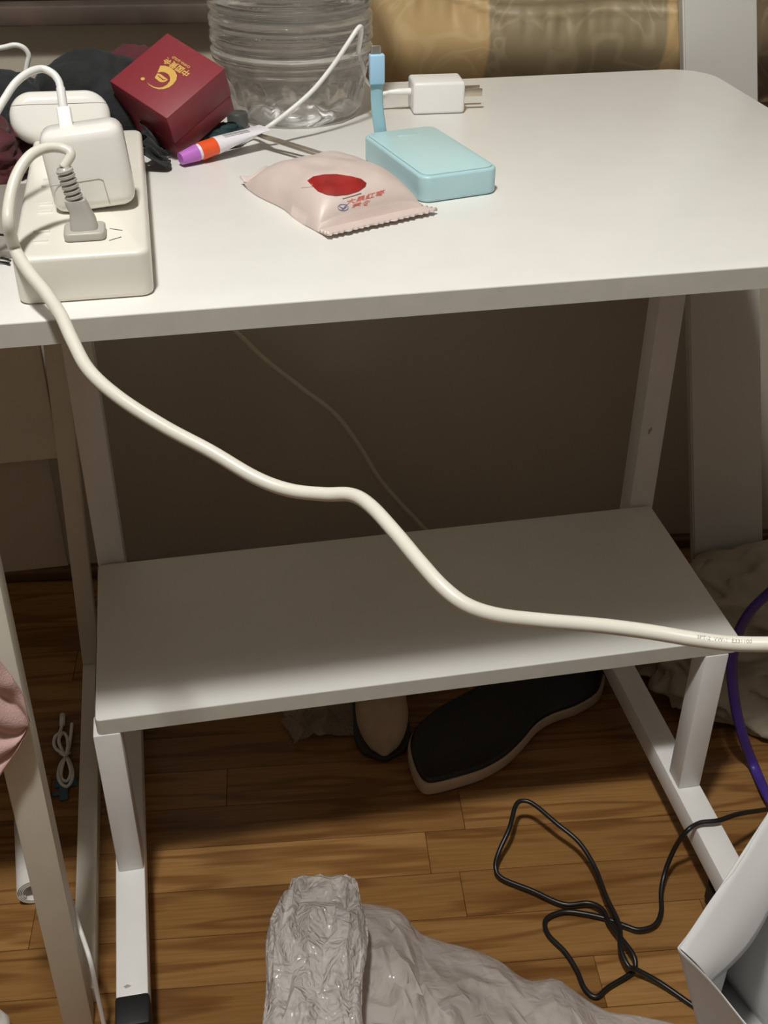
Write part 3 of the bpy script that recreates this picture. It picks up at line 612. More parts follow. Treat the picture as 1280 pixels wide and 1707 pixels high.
# ---- ointment tube
A, B = at(302, 279, H)+V((0, 0, 0.0070)), at(441, 212, 0.748)
ax = (B-A).normalized(); Lt = (B-A).length; sd = ax.cross(V((0, 0, 1))).normalized(); nu_ = sd.cross(ax)
ot = thing('ointment_tube', 'small white ointment tube with orange shoulder and violet cap beside the gift box', 'tube', (A.x, A.y, H))
def section(t0, t1, rfun, seg=24, steps=10, mt=None, nm='body', par=None):
    bm = bmesh.new(); rings = []
    for i in range(steps+1):
        t = t0+(t1-t0)*i/steps; a, b = rfun(t); p = A+ax*(t*Lt)
        rings.append([bm.verts.new(p+sd*(a*math.cos(q))+nu_*(b*math.sin(q))) for q in [2*math.pi*k/seg for k in range(seg)]])
    for r1, r2 in zip(rings, rings[1:]):
        for k in range(seg): bm.faces.new((r1[k], r1[(k+1) % seg], r2[(k+1) % seg], r2[k]))
    bm.faces.new(rings[0][::-1]); bm.faces.new(rings[-1]); return link(nm, bm, mt, par, smooth='auto')
section(0.0, 0.19, lambda t: (0.0050+0.010*t, 0.0050+0.010*t), mt=M['tube_purple'], nm='cap', par=ot)
section(0.19, 0.23, lambda t: (0.0055+0.04*(t-.19), 0.0055+0.04*(t-.19)), mt=M['tube_white'], nm='collar', par=ot)
section(0.22, 0.40, lambda t: (0.0076+0.003*(t-.22), 0.0074-0.003*(t-.22)), mt=M['tube_orange'], nm='shoulder', par=ot)
tb_ = section(0.40, 1.0, lambda t: (0.0081+0.002*(t-.40), 0.0068*(1-((t-.40)/.6)**1.1)+0.0005), mt=M['tube_white'], nm='body', par=ot, steps=16)
def on_tube(x, y):
    t = 0.66+x/Lt; b = 0.0068*(1-max(0, (t-.40)/.6)**1.1)+0.0005; a = 0.0081+0.002*(t-.40); q = 1.25+y/0.0086
    return A+ax*(t*Lt)+sd*(a*1.02*math.cos(q))+nu_*((b+0.0002)*math.sin(q))
bm = bmesh.new()
for yy in (-0.0016, 0.0004, 0.0022): tube(bm, [on_tube(x*0.001, yy) for x in range(-13, 12, 2)], 0.00035, 6, 0.4)
link('small_print', bm, M['print_grey'], tb_, label='small illegible grey print')
# ---- metal tweezers
P0, P1 = at(428, 224, 0.742), at(641, 291, 0.7345)
tz = thing('tweezers', 'thin metal tweezers lying between the bottle and the pale blue power bank', 'tweezers', (P0.x, P0.y, H))
sd2 = (P1-P0).cross(V((0, 0, 1))).normalized()
for s in (-1, 1):
    bm = bmesh.new(); pts = [P0+(P1-P0)*t+sd2*(s*0.0032*math.sin(math.pi*min(1, t*1.05))**0.6) for t in [k/14 for k in range(15)]]
    tube(bm, pts, lambda t: 0.0024-0.0010*t, 8, 0.5); link('arm', bm, M['dark_metal'], tz)
# ---- pale blue power bank
qa, qb, qc = V((0.2845, 0.2753, H)), V((0.3100, 0.1585, H)), V((0.3740, 0.1685, H))
ey = (qa-qb); LB = ey.length; ey.normalize(); ex = V((ey.y, -ey.x, 0)); WB = 0.0655
PM = Matrix(((ex.x, ey.x, 0, qb.x), (ex.y, ey.y, 0, qb.y), (0, 0, 1, H), (0, 0, 0, 1)))
pb = thing('power_bank', 'pale blue pocket power bank lying flat on the desk', 'power bank', PM @ V((WB/2, LB/2, 0)))
bm = bmesh.new(); prism(bm, rounded_outline(0, WB, 0, LB, 0.009, 8), 0.0004, 0.0205, 0.0022, 4, PM); link('body', bm, M['blue'], pb, smooth='auto')
bm = bmesh.new(); prism(bm, rounded_outline(0.0025, WB-0.0025, 0.0025, LB-0.0025, 0.008, 8), 0.0203, 0.0216, 0.001, 2, PM); tp = link('top_plate', bm, M['blue_top'], pb, smooth='auto')
bm = bmesh.new(); lathe(bm, [(0.0004, 0), (0.0009, 0.0001), (0.0004, 0.0003)], PM @ V((WB*0.60, LB*0.38, 0.0215)), 12); link('indicator_dot', bm, M['white_gloss'], tp)
bm = bmesh.new(); box(bm, WB/2-0.009, WB/2+0.009, LB*0.84-0.0012, LB*0.84+0.0012, 0.0215, 0.0218, 0.0001, 1, PM); link('logo_bar', bm, M['blue'], tp)
r0_ = aty(634, 222, 0.284); rib = smooth_path([r0_+V((0, 0, -0.014)), r0_, aty(630, 190, 0.284), aty(628, 165, 0.284), aty(628, 138, 0.283)], 8)
bm = bmesh.new(); tube(bm, rib, 0.0052, 14, 0.28, up=V((0, 1, 0)));
for f in (): pass
rb_ = link('lead_ribbon', bm, M['blue_rubber'], pb, label='flat pale blue lead standing upright')
def cbox(c, hx, hy, z0, z1, bev, tilt=0): return c
c1 = aty(628, 140, 0.283); bm = bmesh.new(); box(bm, c1.x-0.0062, c1.x+0.0062, c1.y-0.0036, c1.y+0.0036, c1.z, c1.z+0.0235, 0.0013, 3); link('connector', bm, M['blue_conn'], rb_, smooth='auto')
bm = bmesh.new(); prism(bm, [V((p.x+c1.x-0.0008, p.y+c1.y, 0)) for p in rounded_outline(-0.0042, 0.0042, -0.0013, 0.0013, 0.0012, 4)], c1.z+0.0234, c1.z+0.0300, 0.0003, 1); link('plug_tip', bm, M['metal'], rb_, smooth='auto')
# ---- white usb wall charger with cable
mk = placed(at(731.5, 191, H)+V((0, 0, 0.0003)), rz=-3)
uw = thing('usb_charger', 'white cube USB wall charger lying on its side at the back of the desk', 'charger', mk.translation)
CW, CD, CH = 0.0485, 0.034, 0.0285
bm = bmesh.new(); box(bm, -CW/2, CW/2, 0, CD, 0, CH, 0.003, 4, mk); link('body', bm, M['white_matte'], uw, smooth='auto')
for yy in (0.010, 0.022):
    bm = bmesh.new(); box(bm, CW/2-0.001, CW/2+0.018, yy-0.0007, yy+0.0007, 0.0125, 0.0195, 0.0005, 2, mk); link('prong', bm, M['dark_metal'], uw, smooth='auto')
cc = thing('phone_cable', 'thin white cable looping from the USB wall charger past the water bottle', 'cable', mk @ V((-CW/2, CD*0.45, 0.013)))
ct = mk @ V((-CW/2-0.0002, CD*0.45, 0.0175)); dirx = (mk.to_3x3() @ V((-1, 0, 0)))
bm = bmesh.new(); lathe(bm, [(0.0030, 0), (0.0032, 0.001), (0.0031, 0.012), (0.0020, 0.020), (0.0016, 0.021)], ct, 16, dirx); link('connector', bm, M['white_matte'], cc, smooth='auto')
pts = [ct+dirx*0.018, ct+dirx*0.030+V((0, 0, -0.001))]+[aty(u, v, y) for u, v, y in ((618, 143, 0.415), (604, 125, 0.405), (597, 95, 0.385), (601, 62, 0.360), (602, 46, 0.350), (596, 48, 0.345), (580, 72, 0.340), (553, 112, 0.335), (520, 152, 0.330), (480, 187, 0.325), (445, 213, 0.318))]+[at(422, 227, H+0.0035), at(395, 240, H+0.0022), at(372, 238, H+0.0022)]
bm = bmesh.new(); tube(bm, smooth_path(pts, 8), 0.0020, 10); link('cord', bm, M['cable_white'], cc)
# ---- snack sachet
e1c, e2c = V((0.2725, 0.1165, H)), V((0.2210, 0.2450, H))
su = (e1c-e2c); SL = su.length; su.normalize(); sv = V((-su.y, su.x, 0)); SC = (e1c+e2c)/2; SW = 0.094
def s_h(u, v):   # u along, v across, -1..1 ; height of the upper film
    au, av = abs(u), abs(v)
    if u > 0: k = max(0.0, 1-(au/0.75)**5.0)
    else: k = max(0.0, 1-(au/0.88)**3.0)
    h = 0.027*(k**0.5)*max(0.0, 1-av**3.6)**0.55
    h += 0.0022*noise.noise(V((u*2.6, v*2.6, 3)))*k
    if u > 0.74: h += 0.0022*(0.5+0.5*math.cos((u-0.74)/0.26*math.pi*7))
    if u < -0.85: h += 0.004*(0.5+0.5*math.sin(v*9))*(au-0.85)/0.15
    return h
def s_pt(u, v, up):
    wv = SW/2*(1-0.05*(1-abs(u))+0.02*math.sin(u*7+v)); uu = u*SL/2
    if u > 0.985: uu += 0.0010*(1 if int((v+1)*22) % 2 else -1)
    if u < -0.9: uu += 0.004*math.sin(v*6)
    lift = 0.0028*max(0, (u-0.75)/0.25)+(0.006*max(0, (-u-0.8)/0.2) if u < 0 else 0)
    h = s_h(u, v); z = H+0.0009+lift+(h if up else 0.12*min(h, 0.006)*0)
    return SC+su*uu+sv*(v*wv)+V((0, 0, z-H))
sach = thing('snack_sachet', 'pale pink snack sachet printed with a red date lying in front of the power bank', 'sachet', SC)
bm = bmesh.new(); NU, NV = 260, 40
tv = grid(bm, lambda a, b: s_pt(a*2-1, b*2-1, True), NU, NV); bv = grid(bm, lambda a, b: s_pt(a*2-1, b*2-1, False)-V((0, 0, 0.0004)), NU, NV)
for i in range(NU-1):
    for j in (0, NV-1): bm.faces.new((tv[i][j], tv[i+1][j], bv[i+1][j], bv[i][j]))
for j in range(NV-1):
    for i in (0, NU-1): bm.faces.new((tv[i][j], tv[i][j+1], bv[i][j+1], bv[i][j]))
sb_ = link('wrapper', bm, M['pouch'], sach)
def on_sach(u, v, lift=0.0005):
    r_ = sight(u, v)
    def gap(k):
        p = CAM+r_*k; q = p-SC; uu = q.dot(su)/(SL/2); vv = q.dot(sv)/(SW/2*(1-0.05*(1-min(1, abs(uu)))))
        if abs(uu) > 1 or abs(vv) > 1: return p.z-H
        return p.z-(H+0.0009+s_h(uu, vv)+lift)
    k0 = (H+0.045-CAM.z)/r_.z; k1 = (H-CAM.z)/r_.z; n_ = 60; prev = k0
    for i in range(1, n_+1):
        k = k0+(k1-k0)*i/n_
        if gap(k) <= 0:
            lo2, hi2 = prev, k
            for _ in range(14):
                mm = (lo2+hi2)/2
                if gap(mm) > 0: lo2 = mm
                else: hi2 = mm
            return CAM+r_*hi2
        prev = k
    return at(u, v, H+0.001)
def decal(fn, nr, na, m, nm, label=None):
    bm = bmesh.new(); c = bm.verts.new(on_sach(*fn(0, 0))); prev = None
    for i in range(1, nr+1):
        ring = [bm.verts.new(on_sach(*fn(i/nr, 2*math.pi*k/na))) for k in range(na)]
        for k in range(na):
            if prev is None: bm.faces.new((c, ring[k], ring[(k+1) % na]))
            else: bm.faces.new((prev[k], ring[k], ring[(k+1) % na], prev[(k+1) % na]))
        prev = ring
    return link(nm, bm, m, sb_, label=label)
date_px = [(512, 301), (522, 294), (540, 290.5), (560, 290), (585, 293.5), (602, 298), (611, 305), (609, 311), (598, 319), (580, 324.5), (560, 326.5), (545, 324.5), (530, 319), (520, 310)]
def date_fn(r, a):
    x = a/(2*math.pi)*14; i = int(x) % 14; f = x-int(x); p, q = date_px[i], date_px[(i+1) % 14]
    return 562+(p[0]+(q[0]-p[0])*f-562)*r, 308+(p[1]+(q[1]-p[1])*f-308)*r
decal(date_fn, 8, 56, M['jujube'], 'date_print', 'printed dark red date fruit')
bm = bmesh.new(); tube(bm, [on_sach(u, v) for u, v in ((503, 313), (512, 312.5), (521, 311))], 0.0004, 6, 0.4); link('stem_print', bm, M['print_grey'], sb_)
bm = bmesh.new(); tube(bm, [on_sach(u, v) for u, v in ((571, 331), (587, 326.5), (602, 322))], 0.0004, 6, 0.4); link('line_print', bm, M['print_grey'], sb_)
def on_line(u0, v0, du, dv): return lambda x, y: on_sach(u0+du*x+5*y*0.28*1.4, v0+dv*x-5*y*0.75*0.8)
link('lettering', text_bm('大果红枣', 2.0, lambda x, y: on_sach(609+8.0*x+1.5*y, 329.5-2.2*x-5.0*y), 0.03), M['print_red'], sb_, smooth=False, label='red lettering')
link('lettering', text_bm('零食', 2.0, lambda x, y: on_sach(602+8.0*x+1.5*y, 341.5-2.2*x-5.0*y), 0.03), M['print_red'], sb_, smooth=False, label='red lettering')
bm = bmesh.new(); tube(bm, [on_sach(571.5+8.5*math.cos(a), 345.5+5.0*math.sin(a)) for a in [k*math.pi/10 for k in range(21)]], 0.0004, 6, 0.4); tube(bm, [on_sach(u, v) for u, v in ((566, 344), (572, 347), (577, 343))], 0.0006, 6, 0.4); tube(bm, [on_sach(u, v) for u, v in ((570, 349), (575, 343.5))], 0.0005, 6, 0.4)
link('seal_print', bm, M['print_blue'], sb_, label='round blue seal mark')

# ================================================================== UNDER AND AROUND THE DESK
# cable behind the desk
bm = bmesh.new(); tube(bm, smooth_path([atw(u, v, o) for u, v, o in ((330, 500, 0.03), (400, 560, 0.03), (440, 598, 0.035), (500, 645, 0.04), (558, 690, 0.045), (598, 742, 0.045), (640, 808, 0.045), (720, 895, 0.045), (760, 940, 0.04))], 8), 0.0034, 10)
tag(link('wall_cable', bm, M['cable_beige'], origin=atw(558, 690, 0.045)), 'beige cable hanging in a curve against the wall behind the shelf', 'cable')
# purple lead
bm = bmesh.new(); tube(bm, smooth_path([aty(u, v, y) for u, v, y in ((1330, 945, 0.16), (1285, 985, 0.18), (1250, 1020, 0.19), (1229, 1060, 0.2), (1220, 1110, 0.2), (1224, 1165, 0.2), (1236, 1220, 0.195), (1256, 1275, 0.19))]+[at(1281, 1330, 0.012), at(1310, 1370, 0.0075)], 8), lambda t: 0.0092-0.0035*t, 12, 0.6)
tag(link('purple_lead', bm, M['purple'], origin=aty(1256, 1275, 0.19)), 'flat purple lead curving down beside the right end of the shelf', 'cable')
# beige cloth heap at right
bm = bmesh.new(); lump(bm, (0.93, 0.385, 0.03), (0.235, 0.165, 0.078), 0.26, 2.9, 4.4, 0.002, 6); lump(bm, (0.80, 0.47, 0.03), (0.085, 0.05, 0.055), 0.25, 2.2, 1.2, 0.002, 5)
for v in bm.verts:
    if v.co.x < 0.655: v.co.x = 0.655+(v.co.x-0.655)*0.05
    d_ = (v.co-(W0-WN*0.122)).dot(WN)
    if d_ > 0: v.co -= WN*d_
tag(link('cotton_bundle', bm, M['tan_canvas'], origin=(0.9, 0.38, 0)), 'crumpled beige cotton bundle on the floor to the right of the desk frame', 'cloth')
# slipper with black footbed
sp_px = [(1010, 1122), (1000, 1150), (965, 1172), (925, 1186), (897, 1203), (872, 1232), (842, 1260), (805, 1281), (765, 1294), (722, 1305), (704, 1303), (691, 1286), (681, 1255), (681, 1230), (694, 1208), (722, 1184), (760, 1162), (810, 1135), (870, 1105), (930, 1085), (985, 1090)]
spw = [at(u, v, 0.022) for u, v in sp_px]; so_ = smooth_path(spw+[spw[0]], 3)[:-1]
so_ = [V((p.x, p.y, 0)) for p in so_]
if sum(a.x*b.y-b.x*a.y for a, b in zip(so_, so_[1:]+so_[:1])) < 0: so_ = so_[::-1]
ctr = sum(so_, V((0, 0, 0)))/len(so_)
sl = thing('slipper', 'black slipper with tan rubber rim lying under the shelf', 'slipper', ctr)
bm = bmesh.new(); prism(bm, so_, 0.0005, 0.019, 0.004, 3); link('sole', bm, M['shoe_sole'], sl, smooth='auto')
bm = bmesh.new(); prism(bm, [ctr+(p-ctr)*0.97 for p in so_], 0.016, 0.0255, 0.004, 3); link('footbed', bm, M['shoe_black'], sl, smooth='auto', label='black footbed')
# beige shoe beside it
bs = thing('shoe', 'beige suede shoe with rounded toe standing under the shelf', 'shoe', (0.315, 0.36, 0))
def shoe_w(t): return 0.034*(1-(1-min(1, t*4.5))**2.2)**0.5*(1-0.12*math.sin(math.pi*t))*(1 if t < 0.9 else (1-((t-0.9)/0.1)**2*0.6)**0.5)+0.0005
sdn = V((0.12, 0.99, 0)).normalized(); ssd = V((sdn.y, -sdn.x, 0)); s00 = V((0.308, 0.287, 0))
bm = bmesh.new(); grid(bm, lambda a, b: s00+sdn*(0.25*b)+ssd*(shoe_w(b)*math.copysign(abs(math.cos(a*2*math.pi))**0.8, math.cos(a*2*math.pi)))+V((0, 0, 0.006+(0.052+0.02*b)*(1-(1-min(1, b*6))**2)**0.5*(0.5+0.5*math.sin(a*2*math.pi)))), 32, 30, True); link('upper', bm, M['shoe_beige'], bs)
bm = bmesh.new(); ol = [s00+sdn*(0.25*t-0.003)+ssd*(shoe_w(t)+0.003) for t in [k/20 for k in range(21)]]; ol += [s00+sdn*(0.25*t-0.003)-ssd*(shoe_w(t)+0.003) for t in [k/20 for k in range(20, -1, -1)]]
if sum(a.x*b.y-b.x*a.y for a, b in zip(ol, ol[1:]+ol[:1])) < 0: ol = ol[::-1]
prism(bm, ol, 0.0005, 0.008, 0.002, 2); link('sole', bm, M['slot'], bs, smooth='auto', label='dark sole')
# scrap of clear wrap
bm = bmesh.new()
def scrap(a, b):
    p = V((0.200+0.085*a, 0.395-0.06*b+0.02*a*0, 0.004)); n_ = V((noise.noise(p*40), noise.noise(p*40+V((9, 0, 0))), 0))*0.012
    return p+n_+V((0, 0, 0.022*max(0, crumple(p, 24, 2.0))*math.sin(math.pi*min(1, a*1.3+0.05))))
grid(bm, scrap, 46, 36); so = link('plastic_wrap', bm, M['film_clear'], origin=(0.24, 0.365, 0)); tag(so, 'small crinkled clear plastic wrap on the floor beside the beige shoe', 'plastic wrap')
so.modifiers.new('thickness', 'SOLIDIFY').thickness = 0.0003
# black tangled cord on the floor
bp_ = [(1330, 1338, .012), (1280, 1349, .040), (1231, 1357, .075), (1197, 1368, .080), (1166, 1372, .0790), (1143, 1387, .074), (1124, 1415, .045), (1109, 1452, .022), (1102, 1486, .012), (1102, 1520, .008), (1091, 1542, .007), (1066, 1550, .007), (1044, 1544, .007), (1010, 1531, .006), (969, 1522, .006), (939, 1520, .005), (914, 1529, .005), (908, 1542, .005), (916, 1561, .005), (942, 1587, .005), (961, 1617, .004), (974, 1647, .004), (993, 1662, .004), (1014, 1646, .004), (1051, 1623, .005), (1059, 1610, .010), (1055, 1591, .014), (1036, 1565, .014), (1016, 1539, .013), (1004, 1516, .012), (980, 1505, .010), (939, 1507, .008), (886, 1484, .008), (837, 1464, .008), (826, 1445, .012), (832, 1419, .022), (849, 1381, .034), (860, 1342, .040), (875, 1335, .041), (894, 1344, .040), (927, 1372, .036), (965, 1404, .030), (991, 1445, .024), (1010, 1494, .021), (1032, 1542, .020), (1034, 1580, .021), (1047, 1610, .018), (1062, 1617, .014), (1100, 1638, .008), (1156, 1677, .0035), (1163, 1682, .0030)]
bm = bmesh.new(); tube(bm, smooth_path([at(*p) for p in bp_], 6), 0.0026, 8)
tag(link('power_lead', bm, M['cable_black'], origin=at(1044, 1544, 0)), 'thin black lead lying in tangled loops on the wood floor', 'cable')
# ---- paper bag, bottom right
RZ = 0.25; Lc = at(1130, 1580, RZ); Rr = at(1280, 1350, RZ); d1 = (Rr-Lc).normalized(); far = Lc+d1*0.195
Nn = at(1240, 1708, RZ+0.004); d2 = (Nn-Lc).normalized(); near = Lc+d2*0.135; nearR = near+d1*0.19
fn_ = V((0, 0, 1)).cross(d1).normalized(); ic = (Lc+far+near+nearR)/4
pgt = thing('paper_bag', 'open white paper carrier bag with turned-in rim at the lower right', 'paper bag', (ic.x, ic.y, 0))
bot = {}
for k, p, off in (('L', Lc, (0.085, 0.045)), ('R', far, (-0.01, -0.005)), ('N', near, (0.015, 0.012)), ('M', nearR, (-0.01, 0.005))): bot[k] = V((p.x+off[0]*1.0, p.y+off[1], 0.0008))
def panel(pa, pb_, ba, bb, bulge, seed, nx=28, nz=26):
    bm = bmesh.new(); nrm = (pb_-pa).cross(V((0, 0, 1))).normalized()
    def f(a, b):
        topp = pa.lerp(pb_, a); btm = ba.lerp(bb, a); p = topp.lerp(btm, b); wgt = 4*a*(1-a)
        return p+nrm*(bulge*wgt*math.sin(math.pi*min(1, b*0.9+0.1))+0.004*wgt*(crumple(p, 9, seed)-0.4))
    grid(bm, f, nx, nz); return bm
for nm, bm in (('far_panel', panel(Lc, far, bot['L'], bot['R'], 0.006, 1)), ('side_panel', panel(Lc, near, bot['L'], bot['N'], -0.014, 2)), ('near_panel', panel(near, nearR, bot['N'], bot['M'], 0.004, 3)), ('side_panel', panel(far, nearR, bot['R'], bot['M'], 0.012, 4))):
    o_ = link(nm, bm, M['paper'], pgt); o_.modifiers.new('thickness', 'SOLIDIFY').thickness = 0.0006
bm = bmesh.new(); bq = [bm.verts.new(bot[k]) for k in 'LRMN']; bm.faces.new(bq); o_ = link('bottom', bm, M['paper'], pgt); o_.modifiers.new('thickness', 'SOLIDIFY').thickness = 0.0006
# turned-in band along the far rim
inn = -fn_ if (ic-Lc).dot(fn_) < 0 else fn_
q0 = Lc+inn*0.006
fl_px = [(1182, 1642), (1196, 1630), (1220, 1610), (1245, 1583), (1263, 1557), (1283, 1520)]
n2 = d1.cross(V((0, 0, -0.9))+inn*0.5).normalized()
low = [atp(u, v, q0, n2) for u, v in fl_px]; low = smooth_path(low+[low[-1]+d1*0.02], 6)
rim = [Lc+inn*0.0015+d1*(0.001+0.19*(k/(len(low)-1))**1.25) for k in range(len(low))]
bm = bmesh.new(); grid(bm, lambda a, b: (lambda i: rim[i].lerp(low[i], b)+inn*(0.006*math.sin(math.pi*b))+V((0, 0, 0.0015*math.sin(math.pi*b))))(min(len(low)-1, int(round(a*(len(low)-1))))), len(low), 10)
o_ = link('turned_rim', bm, M['paper'], pgt); o_.modifiers.new('thickness', 'SOLIDIFY').thickness = 0.0006
# ---- milky plastic carrier bag, bottom centre
cb = thing('carrier_bag', 'milky translucent plastic carrier bag crumpled on the floor in front', 'plastic bag', (0.32, -0.05, 0))
edge_px = [(585, 1500), (640, 1508), (672, 1520), (700, 1552), (740, 1568), (790, 1580), (830, 1598), (880, 1632), (925, 1628), (960, 1650), (1010, 1682), (1060, 1690), (1110, 1700), (1160, 1715)]
edge_w = smooth_path([at(u, v, 0.006) for u, v in edge_px], 8); NE = len(edge_w)
def crinkle(fn, nu, nv, amp, seed, close_u=False, sub=3, fine=0.0):
    rg = random.Random(seed); bm = bmesh.new(); P = []
    for i in range(nu):
        P.append([])
        for j in range(nv):
            a = (i+(rg.uniform(-0.36, 0.36) if (close_u or 0 < i < nu-1) else 0))/(nu if close_u else nu-1); b = (j+(rg.uniform(-0.36, 0.36) if 0 < j < nv-1 else 0))/(nv-1)
            p, n_ = fn(a, b); P[-1].append(bm.verts.new(p+n_*(amp*rg.uniform(-1, 1)*min(1, 2.5*b)*min(1, 5*(1-b)+0.2))))
    for i in range(nu if close_u else nu-1):
        for j in range(nv-1):
            a = (i+1) % nu; q = (P[i][j], P[a][j], P[a][j+1], P[i][j+1])
            if rg.random() < 0.5: bm.faces.new((q[0], q[1], q[2])); bm.faces.new((q[0], q[2], q[3]))
            else: bm.faces.new((q[0], q[1], q[3])); bm.faces.new((q[1], q[2], q[3]))
    bmesh.ops.subdivide_edges(bm, edges=bm.edges, cuts=sub, use_grid_fill=True)
    bmesh.ops.smooth_vert(bm, verts=bm.verts, factor=0.28, use_axis_x=True, use_axis_y=True, use_axis_z=True)
    for v in bm.verts:
        v.co += V((noise.noise(v.co*60), noise.noise(v.co*60+V((4, 0, 0))), noise.noise(v.co*60+V((0, 8, 0)))))*fine
        if v.co.z < 0.002: v.co.z = 0.002
    return bm
def bag_fn(a, b):
    p = edge_w[max(0, min(NE-1, int(round(a*(NE-1)))))]; q = p+V((-0.035-0.10*a, -0.33, 0))
    base = p.lerp(q, b)
    hh = 0.060*min(1, b*3.2)**0.8*(1-0.35*b)*(0.6+0.4*math.sin(math.pi*min(1, a*0.9+0.25)))*(0.8+0.4*noise.noise(base*9))
    hh += 0.016*max(0, crumple(base+V((0.4*base.y, 0, 0)), 8, 4.0)-0.45)*min(1, b*6)
    return V((base.x, base.y, 0.004+hh)), V((0, 0, 1))
o_ = link('bag_body', crinkle(bag_fn, 34, 24, 0.0085, 5, False, 3, 0.0006), M['film'], cb, smooth='auto'); o_.modifiers.new('film', 'SOLIDIFY').thickness = 0.0002
spn = smooth_path([at(515, 1860, 0.06), at(520, 1760, 0.080), at(522, 1680, 0.09), at(526, 1600, 0.09), at(532, 1530, 0.082), at(538, 1490, 0.074), at(540, 1470, 0.070)], 12); NS = len(spn)
def handle_fn(a, b):
    i = max(0, min(NS-1, int(round(b*(NS-1))))); c = spn[i]; t = (spn[min(NS-1, i+1)]-spn[max(0, i-1)]).normalized(); s_ = t.cross(V((0, 0, 1))).normalized(); n_ = s_.cross(t)
    if n_.z < 0: n_ = -n_
    ang_ = a*2*math.pi; wd = 0.048*(1-0.30*max(0, (b-0.62)/0.38)**1.2)*(0.95+0.06*math.sin(b*13)); th = 0.017*(1-0.45*b)
    p = c+s_*(wd*math.copysign(abs(math.cos(ang_))**0.8, math.cos(ang_)))+n_*(th*math.copysign(abs(math.sin(ang_))**0.7, math.sin(ang_)))
    return p, n_
o_ = link('handle', crinkle(handle_fn, 30, 15, 0.0105, 9, True, 3, 0.0008), M['film_bright'], cb, smooth='auto', label='gathered bag handle with glossy creases'); o_.modifiers.new('film', 'SOLIDIFY').thickness = 0.0002
# ---- small things on the floor at the left
ra, rb2 = at(56, 1488, 0.0185)+V((0, 0, 0)), at(50, 1372, 0.0185)
rl = thing('paper_roll', 'white rolled-up paper lying on the floor behind the front leg of the side table', 'paper roll', (ra.x, ra.y, 0))
bm = bmesh.new(); pts = []
axr = (rb2-ra).normalized(); s1 = axr.cross(V((0, 0, 1))).normalized(); NN = 120
def roll_fn(a, b):
    th = a*2*math.pi*3.6; r = 0.0178-0.0028*a*3.6/3.6*2.4; return ra+axr*(0.10*b)+s1*(r*math.cos(th))+V((0, 0, r*math.sin(th)))
grid(bm, roll_fn, 160, 3); o_ = link('sheet', bm, M['tissue'], rl); o_.modifiers.new('thickness', 'SOLIDIFY').thickness = 0.0008
bun = thing('bundled_cable', 'white cable tied in a figure-eight bundle on the floor behind the side table', 'cable', at(105, 1260, 0))
f8 = [(104, 1208), (99, 1222), (92, 1228), (90, 1240), (95, 1250), (105, 1256), (114, 1266), (121, 1285), (120, 1300), (112, 1311), (101, 1305), (97, 1291), (101, 1274), (109, 1262), (113, 1244), (111, 1228), (104, 1222), (98, 1234), (103, 1250), (113, 1268), (118, 1288), (112, 1302), (102, 1296), (105, 1272), (114, 1250), (118, 1226), (120, 1206)]
bm = bmesh.new(); tube(bm, smooth_path([at(u, v, 0.004+0.004*((i*7) % 3)/2) for i, (u, v) in enumerate(f8)], 6), 0.0021, 8); link('cord', bm, M['cable_white'], bun)
e_ = at(104, 1208, 0.004); bm = bmesh.new(); tube(bm, [e_+V((0, -0.002, 0.001)), e_+V((0.000, 0.016, 0.0015))], 0.0036, 10); link('connector', bm, M['white_matte'], bun)
bm = bmesh.new(); tube(bm, smooth_path([at(100, 1256, 0.003), at(108, 1259, 0.013), at(117, 1255, 0.003)], 5), 0.0016, 8); link('tie', bm, M['white_matte'], bun)
bm = bmesh.new(); c0 = at(112, 1303, 0); box(bm, c0.x-0.014, c0.x+0.012, c0.y-0.010, c0.y+0.004, 0.0003, 0.0032, 0.001); box(bm, c0.x-0.008, c0.x+0.002, c0.y-0.030, c0.y-0.009, 0.0003, 0.0032, 0.001); box(bm, c0.x-0.016, c0.x-0.006, c0.y-0.022, c0.y-0.016, 0.0003, 0.0032, 0.001)
tag(link('plastic_clip', bm, M['blue_clip'], origin=(c0.x, c0.y, 0), smooth='auto'), 'small dark blue plastic clip on the floor below the bundled cable', 'clip')
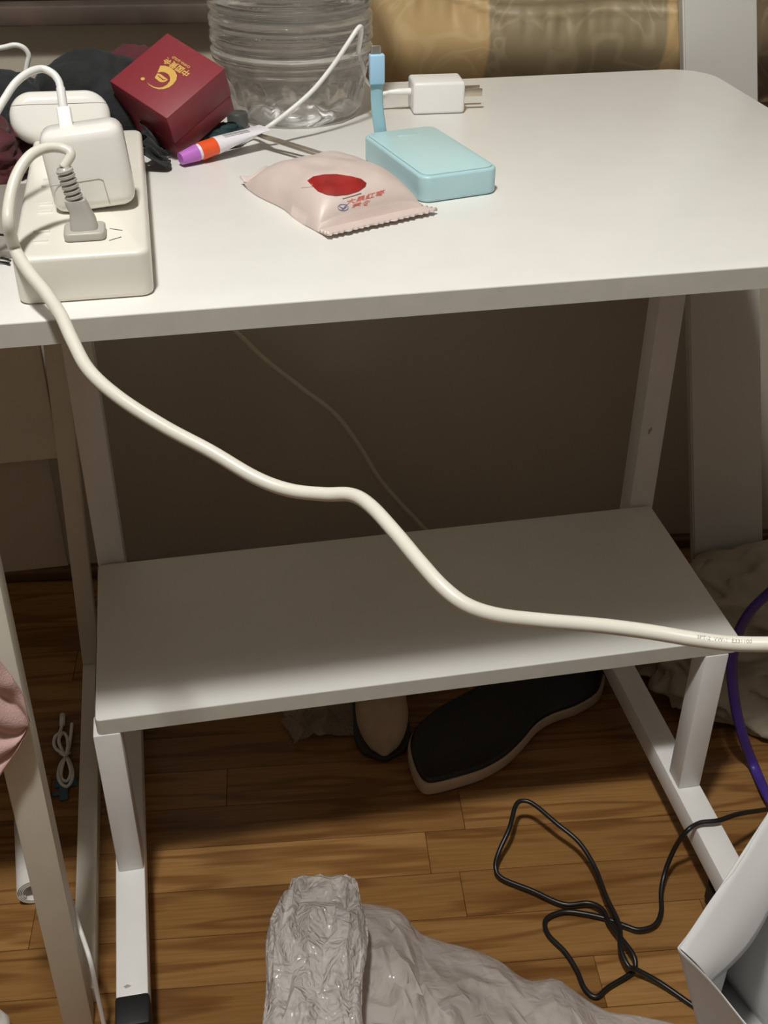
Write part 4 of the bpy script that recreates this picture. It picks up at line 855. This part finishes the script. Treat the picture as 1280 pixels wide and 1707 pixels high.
c0 = at(78, 1322, 0); bm = bmesh.new(); box(bm, c0.x-0.016, c0.x+0.005, c0.y-0.012, c0.y+0.022, 0.0003, 0.006, 0.001); box(bm, c0.x-0.014, c0.x+0.003, c0.y-0.010, c0.y+0.020, 0.006, 0.008, 0.0008)
tag(link('card_box', bm, M['mustard'], origin=(c0.x, c0.y, 0), smooth='auto'), 'small mustard card box on the floor beside the blue clip', 'box')
# thin white cable down the front leg of the side table
bm = bmesh.new(); tube(bm, smooth_path([aty(u, v, y) for u, v, y in ((88, 1400, 0.040), (108, 1470, 0.034), (132, 1545, 0.020), (150, 1600, -0.010), (163, 1660, -0.012), (176, 1720, -0.015))], 8), 0.0022, 8)
tag(link('thin_cable', bm, M['cable_white'], origin=aty(150, 1600, -0.01)), 'thin white cable running down beside the front leg of the side table', 'cable')
# pink cloth over the side table's front leg
bm = bmesh.new()
pk = [[(-70, 1000), (0, 1090), (26, 1124), (42, 1158), (50, 1195)], [(-70, 1150), (-10, 1200), (20, 1215), (36, 1215), (46, 1205)], [(-70, 1300), (-20, 1295), (8, 1272), (30, 1240), (44, 1214)]]
def pink_fn(a, b):
    rows = [smooth_path([aty(u, v, -0.008) for u, v in r], 10) for r in pk] if not hasattr(pink_fn, 'r') else pink_fn.r
    pink_fn.r = rows; i = min(40, int(round(a*40))); p = rows[0][i].lerp(rows[1][i], b*2) if b < 0.5 else rows[1][i].lerp(rows[2][i], b*2-1)
    dd = (1-a*0.85); fold = 0.010*abs(math.sin(b*math.pi*3.5+a*1.2))*dd+0.004*noise.noise(p*50)
    return p+V((0, -0.004-fold, 0))
grid(bm, pink_fn, 41, 50); o_ = link('pink_cloth', bm, M['pink_cloth'], origin=aty(10, 1200, -0.02)); tag(o_, 'folded pale pink cloth hanging on the front leg of the side table', 'cloth'); o_.modifiers.new('thickness', 'SOLIDIFY').thickness = 0.0015
# white lump in the bottom-left corner
c0 = at(-22, 1740, 0.0); bm = bmesh.new(); lump(bm, c0+V((-0.02, -0.01, 0.02)), (0.045, 0.05, 0.025), 0.15, 1.8, 6.6, 0.001, 4)
tag(link('white_rag', bm, M['tissue'], origin=(c0.x, c0.y, 0)), 'white rag on the floor in the bottom left corner', 'cloth')
